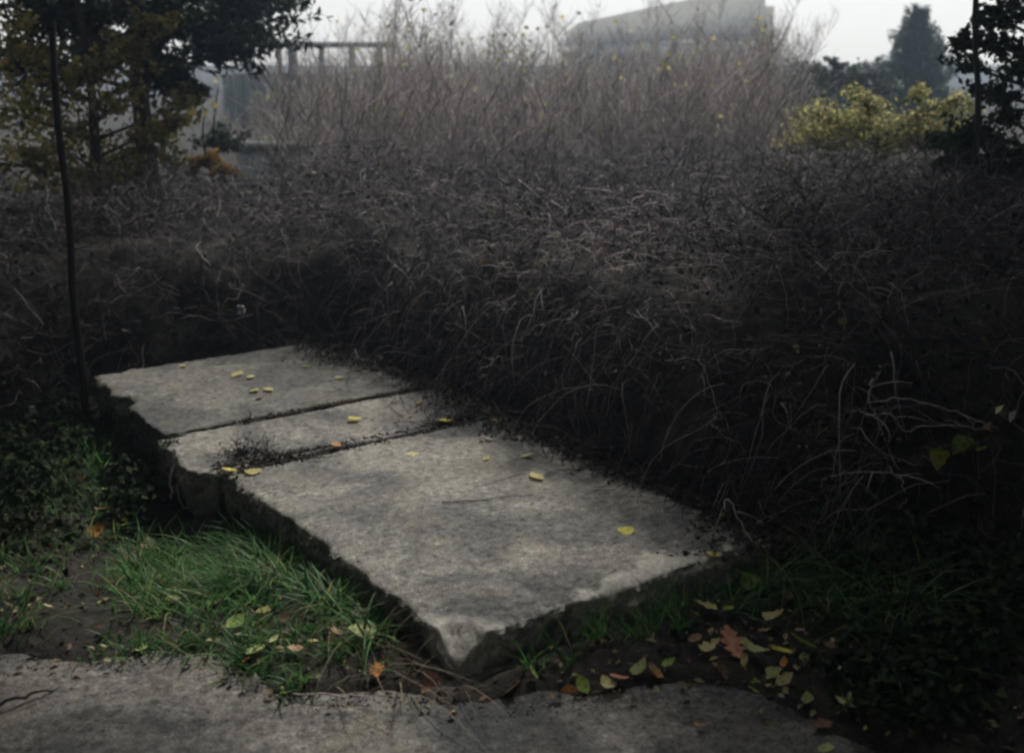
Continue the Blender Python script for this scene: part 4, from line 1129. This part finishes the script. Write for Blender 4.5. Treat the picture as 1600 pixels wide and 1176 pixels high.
# ------------------------------------------------------------------ single fallen leaves
Lv = []
SL = 'lying on the concrete slab'
for u, v, px, sh, cl in [(370, 584, 22, 'oval', 'pale yellow'), (392, 588, 18, 'oval', 'pale yellow'), (398, 609, 18, 'broad', 'pale yellow'), (420, 608, 18, 'broad', 'pale yellow'), (285, 571, 14, 'oval', 'pale yellow'), (530, 589, 13, 'oval', 'pale yellow'), (478, 572, 16, 'oval', 'pale yellow'), (555, 653, 20, 'broad', 'bright yellow'), (697, 656, 34, 'oval', 'bright yellow'), (405, 620, 14, 'oval', 'brown'), (590, 560, 18, 'oval', 'pale yellow'), (560, 562, 22, 'oval', 'pale yellow'), (605, 565, 14, 'broad', 'pale yellow'), (645, 709, 18, 'oval', 'pale yellow'), (766, 686, 20, 'broad', 'greyish white'), (822, 711, 26, 'oval', 'pale yellow'), (838, 743, 34, 'oval', 'pale yellow'), (977, 828, 26, 'broad', 'bright yellow'), (1114, 865, 22, 'oval', 'bright yellow'), (1078, 780, 16, 'oval', 'tan'), (358, 733, 24, 'oval', 'bright yellow'), (394, 736, 24, 'broad', 'pale yellow'), (525, 694, 20, 'oval', 'orange'), (760, 716, 14, 'oval', 'bright yellow'), (870, 690, 24, 'oval', 'tan'), (775, 655, 26, 'broad', 'tan'), (740, 630, 26, 'broad', 'tan'), (655, 628, 16, 'oval', 'tan'), (830, 680, 20, 'oval', 'brown')]:
    Lv.append((u, v, px, sh, cl, SL, 0))
RG = 'in the dark litter past the slab end'
for u, v, px, sh, cl in [(1170, 908, 30, 'broad', 'fresh green'), (1102, 945, 34, 'maple', 'pale yellow'), (1208, 964, 36, 'broad', 'pale yellow'), (1145, 1006, 62, 'oak', 'terracotta'), (1112, 1009, 32, 'maple', 'pale yellow'), (1166, 1011, 32, 'broad', 'pale green'), (1186, 1016, 24, 'broad', 'pale green'), (1219, 1017, 32, 'broad', 'bright yellow'), (1254, 1003, 40, 'oval', 'fresh green'), (1256, 1028, 24, 'oval', 'pale green'), (1250, 985, 22, 'oval', 'tan'), (1226, 1060, 28, 'oval', 'pale yellow'), (1209, 1049, 24, 'broad', 'pale green'), (1225, 1034, 18, 'oval', 'orange'), (1183, 1072, 28, 'maple', 'fresh green'), (1165, 1030, 18, 'broad', 'pale yellow'), (1086, 958, 22, 'oval', 'fresh green'), (1195, 985, 18, 'oval', 'tan'), (1312, 1048, 24, 'broad', 'pale green'), (1262, 1092, 26, 'oval', 'pale green'), (1325, 1095, 34, 'maple', 'pale green'), (1140, 950, 22, 'oval', 'fresh green'), (1300, 1010, 22, 'broad', 'brown'), (1350, 1040, 24, 'broad', 'brown'), (1130, 1050, 26, 'maple', 'brown'), (1230, 930, 22, 'oval', 'brown'), (1085, 1000, 24, 'broad', 'brown')]:
    Lv.append((u, v, px, sh, cl, RG, 1))
FG = 'at the foot of the slab front face'
for u, v, px, sh, cl in [(800, 1075, 44, 'maple', 'brown'), (1020, 1048, 28, 'broad', 'tan'), (1025, 1052, 22, 'oval', 'orange'), (948, 1066, 26, 'broad', 'pale yellow'), (968, 1058, 28, 'broad', 'terracotta'), (910, 1068, 30, 'oval', 'fresh green'), (890, 1078, 24, 'oval', 'orange'), (832, 1050, 26, 'oval', 'fresh green'), (1000, 1042, 30, 'broad', 'pale green'), (670, 1068, 34, 'maple', 'brown'), (1045, 1035, 22, 'oval', 'fresh green')]:
    Lv.append((u, v, px, sh, cl, FG, 1))
LG = 'in the grassy verge by the slab long edge'
for u, v, px, sh, cl in [(589, 1046, 34, 'oak', 'orange'), (489, 1073, 40, 'maple', 'orange'), (507, 1077, 24, 'broad', 'brown'), (398, 1072, 36, 'maple', 'greyish white'), (400, 1018, 32, 'broad', 'pale green'), (412, 956, 32, 'oval', 'pale yellow'), (519, 932, 26, 'broad', 'pale green'), (563, 988, 42, 'broad', 'pale green'), (524, 987, 28, 'oval', 'tan'), (490, 1001, 20, 'oval', 'pale yellow'), (428, 998, 18, 'oval', 'pale green'), (270, 938, 34, 'oval', 'pale yellow'), (232, 889, 28, 'oval', 'pale yellow'), (231, 923, 24, 'oval', 'pale green'), (336, 943, 26, 'oval', 'tan'), (330, 912, 26, 'broad', 'tan'), (232, 850, 34, 'oval', 'tan'), (222, 1014, 26, 'oval', 'pale green'), (367, 972, 34, 'oval', 'fresh green'), (461, 1012, 24, 'oval', 'tan'), (170, 908, 24, 'oval', 'brown'), (445, 965, 20, 'oval', 'brown'), (384, 1030, 18, 'oval', 'orange')]:
    Lv.append((u, v, px, sh, cl, LG, 1))
DG = 'in the deep shade between verge and leaning post'
for u, v, px, sh, cl in [(160, 797, 24, 'broad', 'tan'), (151, 830, 26, 'broad', 'orange'), (190, 818, 24, 'oval', 'bright yellow'), (158, 765, 28, 'maple', 'pale green'), (148, 776, 20, 'oval', 'tan'), (130, 745, 28, 'broad', 'brown'), (74, 946, 14, 'oval', 'pale yellow'), (50, 970, 16, 'oval', 'pale green'), (175, 835, 34, 'oak', 'brown'), (250, 735, 22, 'oval', 'brown')]:
    Lv.append((u, v, px, sh, cl, DG, 1))
for u, v, px, sh, cl in [(1092, 1133, 18, 'maple', 'orange'), (1282, 1134, 34, 'maple', 'brown'), (1290, 1172, 32, 'oval', 'pale green')]:
    Lv.append((u, v, px, sh, cl, 'on the path surface', 2))
cols = {}
r = np.random.RandomState(111)
shape_word = {'oval': 'oval leaf', 'broad': 'broad round leaf', 'oak': 'lobed oak leaf', 'maple': 'pointed lobed leaf'}
for u, v, px, sh, cl, where, kind in Lv:
    if kind == 0: z = SLAB_TOP + 0.006
    elif kind == 2: z = 0.016
    else:
        z = 0.0
        for _ in range(6):
            p = P(u, v, z); z = g1(p[0], p[1]) + (0.035 if where == RG else 0.022)
    p = P(u, v, z)
    dist = np.linalg.norm(p - np.array([0, 0, CAM_H]))
    size = px * dist / F_PX * 1.08
    key = (sh, cl)
    if key not in cols:
        me = leaf_mesh_cache[sh].copy(); me.materials.append(LEAFC[cl]); cols[key] = me
    o = link('fallen_leaf', cols[key], loc=tuple(p))
    rx = r.normal() * (0.12 if kind != 1 else 0.38); ry = r.normal() * (0.12 if kind != 1 else 0.38)
    if kind == 1: rx += 0.25
    o.rotation_euler = (rx, ry, r.uniform(0, 6.28))
    if sh == 'oak' and cl == 'terracotta': o.rotation_euler = (0.35, 0.1, 0.25)
    o.scale = (size * r.uniform(0.85, 1.1), size, size * (0.22 if kind == 0 else r.uniform(0.7, 1.8)))
    lab = f'{cl} {shape_word[sh]} {where}'
    tag(o, lab, 'leaf', f'{cl} {sh} leaves {where}')

# low dark ivy and nettles in the shaded corners
def ground_ivy(spots, N, size, hmax, label, seed):
    rr = np.random.RandomState(seed); C = []
    for u, v, ru, rv, w in spots:
        n = int(N * w)
        q_ = np.array([P(a_, b_, 0.0)[:2] for a_, b_ in zip(u + rr.normal(size=n) * ru, v + rr.normal(size=n) * rv)])
        s_, t_ = st(q_[:, 0], q_[:, 1])
        q_ = q_[~((s_ > -0.03) & (t_ > -0.05) & (s_ < 1.25) & (t_ < 3.3)) & (q_[:, 1] > path_edge(q_[:, 0]) + 0.02)]
        hh = hmax * np.clip(0.25 + 1.6 * fbm(q_[:, 0] * 5, q_[:, 1] * 5, 3) + 0.3, 0.05, 1)
        C.append(np.column_stack([q_, ground(q_[:, 0], q_[:, 1]) + 0.01 + hh * rr.rand(len(q_)) ** 0.7]))
    g = Geo(); leaf_quads(g, np.concatenate(C), size, rr, 0.35, 0.75)
    tag(link('ground_ivy', g.mesh('ground_ivy'), M['evergreen']), label, 'ground ivy', kind='stuff')
ground_ivy([(30, 680, 60, 35, 0.45), (110, 650, 25, 22, 0.2), (200, 745, 25, 25, 0.12), (20, 800, 50, 40, 0.23)], 4200, 0.035, 0.16, 'dark low ivy in the shade round the foot of the leaning post', 5)
ground_ivy([(1480, 950, 90, 60, 0.5), (1420, 1080, 70, 45, 0.3), (1330, 880, 70, 30, 0.2)], 4200, 0.034, 0.12, 'dark low ivy covering the shaded ground past the long grass', 6)

# pale scraps of litter half lost in the dark
def scrap(u, v, y, size, label, seed):
    rr = np.random.RandomState(seed)
    n = 7
    X, Y = np.meshgrid(np.linspace(-1, 1, n), np.linspace(-1, 1, n), indexing='ij')
    Z = rr.normal(size=(n, n)) * 0.28 + 0.3 * (X * rr.normal() + Y * rr.normal())
    rr_ = 1 / np.maximum(1, np.hypot(X, Y)) ; X = X * rr_; Y = Y * rr_
    V = np.stack([X * 0.8 + rr.normal(size=(n, n)) * 0.12, Z, Y + rr.normal(size=(n, n)) * 0.15], -1) * size
    idx = np.arange(n * n).reshape(n, n)
    q = np.stack([idx[:-1, :-1], idx[1:, :-1], idx[1:, 1:], idx[:-1, 1:]], -1).reshape(-1, 4)
    o = link('plastic_scrap', make_mesh('plastic_scrap', V.reshape(-1, 3), [q]), M['plastic'], loc=tuple(Q(u, v, y)))
    sm = o.modifiers.new('thick', 'SOLIDIFY'); sm.thickness = 0.002
    tag(o, label, 'litter')
z = 0.0
for _ in range(6):
    p = P(58, 655, z); z = g1(p[0], p[1]) + 0.02
scrap(60, 655, p[1] - 0.02, 0.026, 'crumpled pale scrap lying in the deep shade beside the leaning post', 1)
scrap(50, 640, P(50, 640, z)[1], 0.016, 'smaller pale scrap above the crumpled one in the deep shade', 4)
scrap(377, 484, 5.75, 0.024, 'small pale scrap caught in the brambles behind the slab', 2)

# ------------------------------------------------------------------ haze
g = Geo(); box(g, (0, 34, 4.0), (160, 92, 10.4))
hz = link('haze', g.mesh('haze'))
hm = bpy.data.materials.new('haze'); hm.use_nodes = True
nt = hm.node_tree; nt.nodes.clear()
out = nt.nodes.new('ShaderNodeOutputMaterial'); pv = nt.nodes.new('ShaderNodeVolumePrincipled')
pv.inputs['Color'].default_value = (0.58, 0.77, 1.0, 1)
pv.inputs['Density'].default_value = 0.0046
pv.inputs['Anisotropy'].default_value = 0.7
nt.links.new(pv.outputs[0], out.inputs['Volume'])
hz.data.materials.append(hm)
tag(hz, 'thin pale autumn haze over the whole place', 'haze', kind='stuff')
